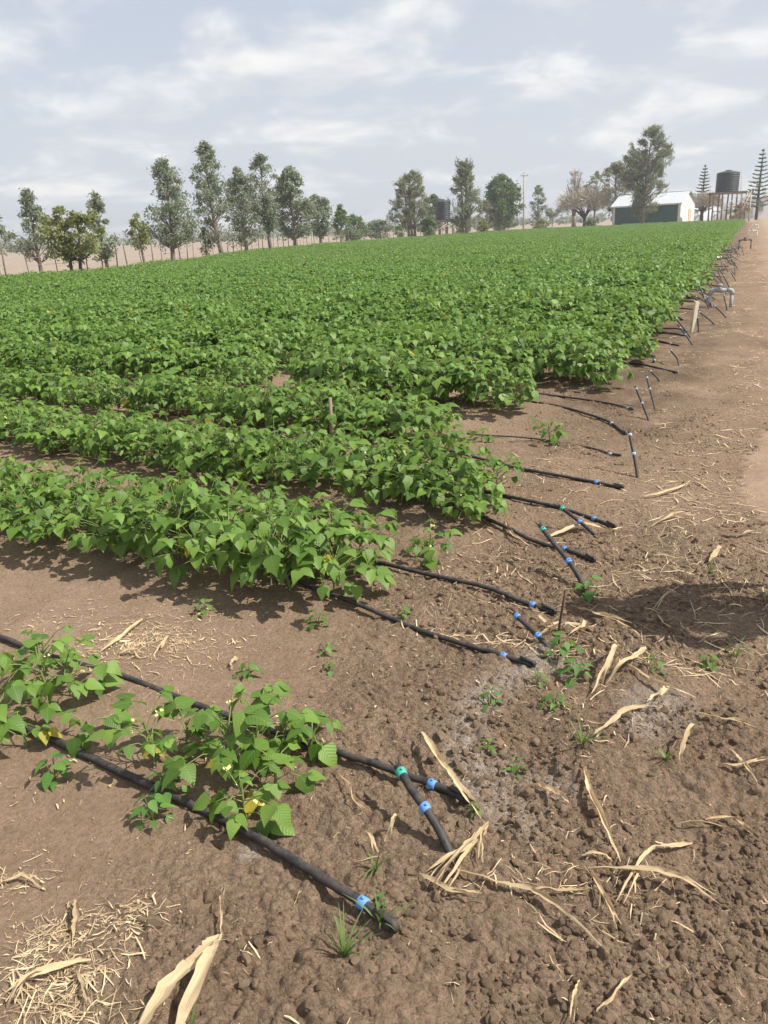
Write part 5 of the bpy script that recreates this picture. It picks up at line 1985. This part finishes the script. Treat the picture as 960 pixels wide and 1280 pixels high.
for k in (-.02, 2.1, 4.3, 6.42):
    MB().tube([(k, y * 1.012, z * 1.012) for y, z in prof_], .04, 6).build('hoop', M['pvc'], root, True)


# ------------------------------------------------------------------ person standing by the road (casts the broad shadow)
def make_person():
    J = {'pelvis': (0, 0, .93, .175, .135), 'waist': (0, .01, 1.08, .165, .125), 'chest': (0, .0, 1.28, .20, .14), 'neckb': (0, .0, 1.43, .11, .095),
         'neck': (0, .005, 1.50, .054, .056), 'head0': (0, .02, 1.565, .072, .092), 'head1': (0, .015, 1.65, .10, .122), 'head2': (0, .01, 1.73, .075, .095)}
    for s, k in ((-1, 'l'), (1, 'r')):
        J.update({k + 'sh': (s * .185, 0, 1.40, .075, .075), k + 'ua': (s * .235, -.01, 1.27, .064, .064), k + 'el': (s * .255, -.01, 1.12, .05, .05),
                  k + 'fa': (s * .25, .06, 1.0, .044, .044), k + 'wr': (s * .24, .12, .89, .026, .022), k + 'pa': (s * .235, .145, .83, .030, .016), k + 'kn': (s * .232, .158, .79, .030, .014),
                  k + 'hip': (s * .10, 0, .87, .10, .10), k + 'th': (s * .115, .005, .68, .10, .10), k + 'knee': (s * .12, .01, .49, .072, .074),
                  k + 'calf': (s * .125, -.02, .33, .066, .068), k + 'ank': (s * .13, -.03, .10, .038, .04), k + 'heel': (s * .13, -.05, .045, .036, .04),
                  k + 'ball': (s * .14, .08, .04, .042, .03), k + 'toe': (s * .145, .15, .032, .032, .022)})
        fx = [(-.024, .066, .78), (-.008, .078, 1), (.008, .074, .95), (.023, .062, .8)]
        for q, (dx, ln, _) in enumerate(fx):
            b0 = (s * .232 + dx, .158, .785)
            J[k + 'f%da' % q] = (b0[0], b0[1], b0[2], .009, .009)
            J[k + 'f%db' % q] = (b0[0], b0[1] + ln * .25, b0[2] - ln * .5, .0085, .0085)
            J[k + 'f%dc' % q] = (b0[0], b0[1] + ln * .2, b0[2] - ln * .95, .0075, .0075)
        J[k + 't0'] = (s * .205, .155, .84, .011, .011)
        J[k + 't1'] = (s * .19, .185, .81, .0105, .0105)
        J[k + 't2'] = (s * .185, .2, .785, .009, .009)
    E = [('pelvis', 'waist'), ('waist', 'chest'), ('chest', 'neckb'), ('neckb', 'neck'), ('neck', 'head0'), ('head0', 'head1'), ('head1', 'head2')]
    for k in 'lr':
        E += [('neckb', k + 'sh'), (k + 'sh', k + 'ua'), (k + 'ua', k + 'el'), (k + 'el', k + 'fa'), (k + 'fa', k + 'wr'), (k + 'wr', k + 'pa'), (k + 'pa', k + 'kn'),
              ('pelvis', k + 'hip'), (k + 'hip', k + 'th'), (k + 'th', k + 'knee'), (k + 'knee', k + 'calf'), (k + 'calf', k + 'ank'), (k + 'ank', k + 'heel'),
              (k + 'ank', k + 'ball'), (k + 'ball', k + 'toe'), (k + 'pa', k + 't0'), (k + 't0', k + 't1'), (k + 't1', k + 't2')]
        for q in range(4):
            E += [(k + 'kn', k + 'f%da' % q), (k + 'f%da' % q, k + 'f%db' % q), (k + 'f%db' % q, k + 'f%dc' % q)]
    names = list(J)
    me = bpy.data.meshes.new('body')
    me.from_pydata([J[n][:3] for n in names], [(names.index(a), names.index(b)) for a, b in E], [])
    o = link('body', me)
    o.modifiers.new('skin', 'SKIN')
    sv = me.skin_vertices[0].data
    for i, n in enumerate(names):
        sv[i].radius = J[n][3:]
        sv[i].use_root = n == 'pelvis'
    ss = o.modifiers.new('sub', 'SUBSURF')
    ss.levels = 2
    ss.render_levels = 2
    dg = bpy.context.evaluated_depsgraph_get()
    m2 = bpy.data.meshes.new_from_object(o.evaluated_get(dg))
    bpy.data.objects.remove(o)
    for k in ('skin', 'shirt', 'trousers', 'shoe'):
        m2.materials.append(M[k])
    for p in m2.polygons:
        c = p.center
        p.use_smooth = True
        arm = abs(c.x) > .19 and c.z > .6
        if c.z > 1.475 or (arm and c.z < 1.15):
            p.material_index = 0
        elif c.z > .90 or (arm and c.z > .8):
            p.material_index = 1
        elif c.z > .10:
            p.material_index = 2
        else:
            p.material_index = 3
    root = empty('person', (2.16, 2.55, gl(2.16, 2.55)), 1.1)
    tag(root, 'person in a blue shirt and grey trousers standing beside the road', 'person')
    link('body', m2, root)
    hv = IV * [.086, .105, .10] + [0, .004, 1.675]
    keep = [i for i, f in enumerate(IF) if hv[f].mean(0)[2] > 1.665 + max(0, hv[f].mean(0)[1] - .03) * .6]
    link('hair', np_mesh('hair', hv, IF[keep], M['hair'], True), root)
    for s in (-1, 1):
        e_ = MB()
        e_.add(IV * .011 + [s * .03, .104, 1.645], [tuple(f) for f in IF])
        e_.build('eye', M['eye'], root, True)
        MB().add(IV * [.012, .022, .034] + [s * .083, .01, 1.635], [tuple(f) for f in IF]).build('ear', M['skin'], root, True)
    MB().tube([(0, .108, 1.655), (0, .134, 1.618), (0, .116, 1.603)], [.009, .017, .012], 8).build('nose', M['skin'], root, True)
    MB().tube([(-.024, .092, 1.573), (0, .106, 1.574), (.024, .092, 1.573)], [.004, .008, .004], 8).build('mouth', M['wall_peach'], root, True)


make_person()


# ------------------------------------------------------------------ hazy air
n = NT('hazy_air')
vol = n.n('ShaderNodeVolumePrincipled', {'Color': (0.90, 0.93, 0.97), 'Density': 0.00085, 'Anisotropy': 0.3})
n.set(n.out.inputs['Volume'], vol.outputs[0])
hz = MB().box((0, 0, 7.5), (10800, 10800, 18)).build('haze', n.mat)
tag(hz, 'thin pale haze over the whole field', 'haze', kind='stuff')
scene.cycles.volume_bounces = 0
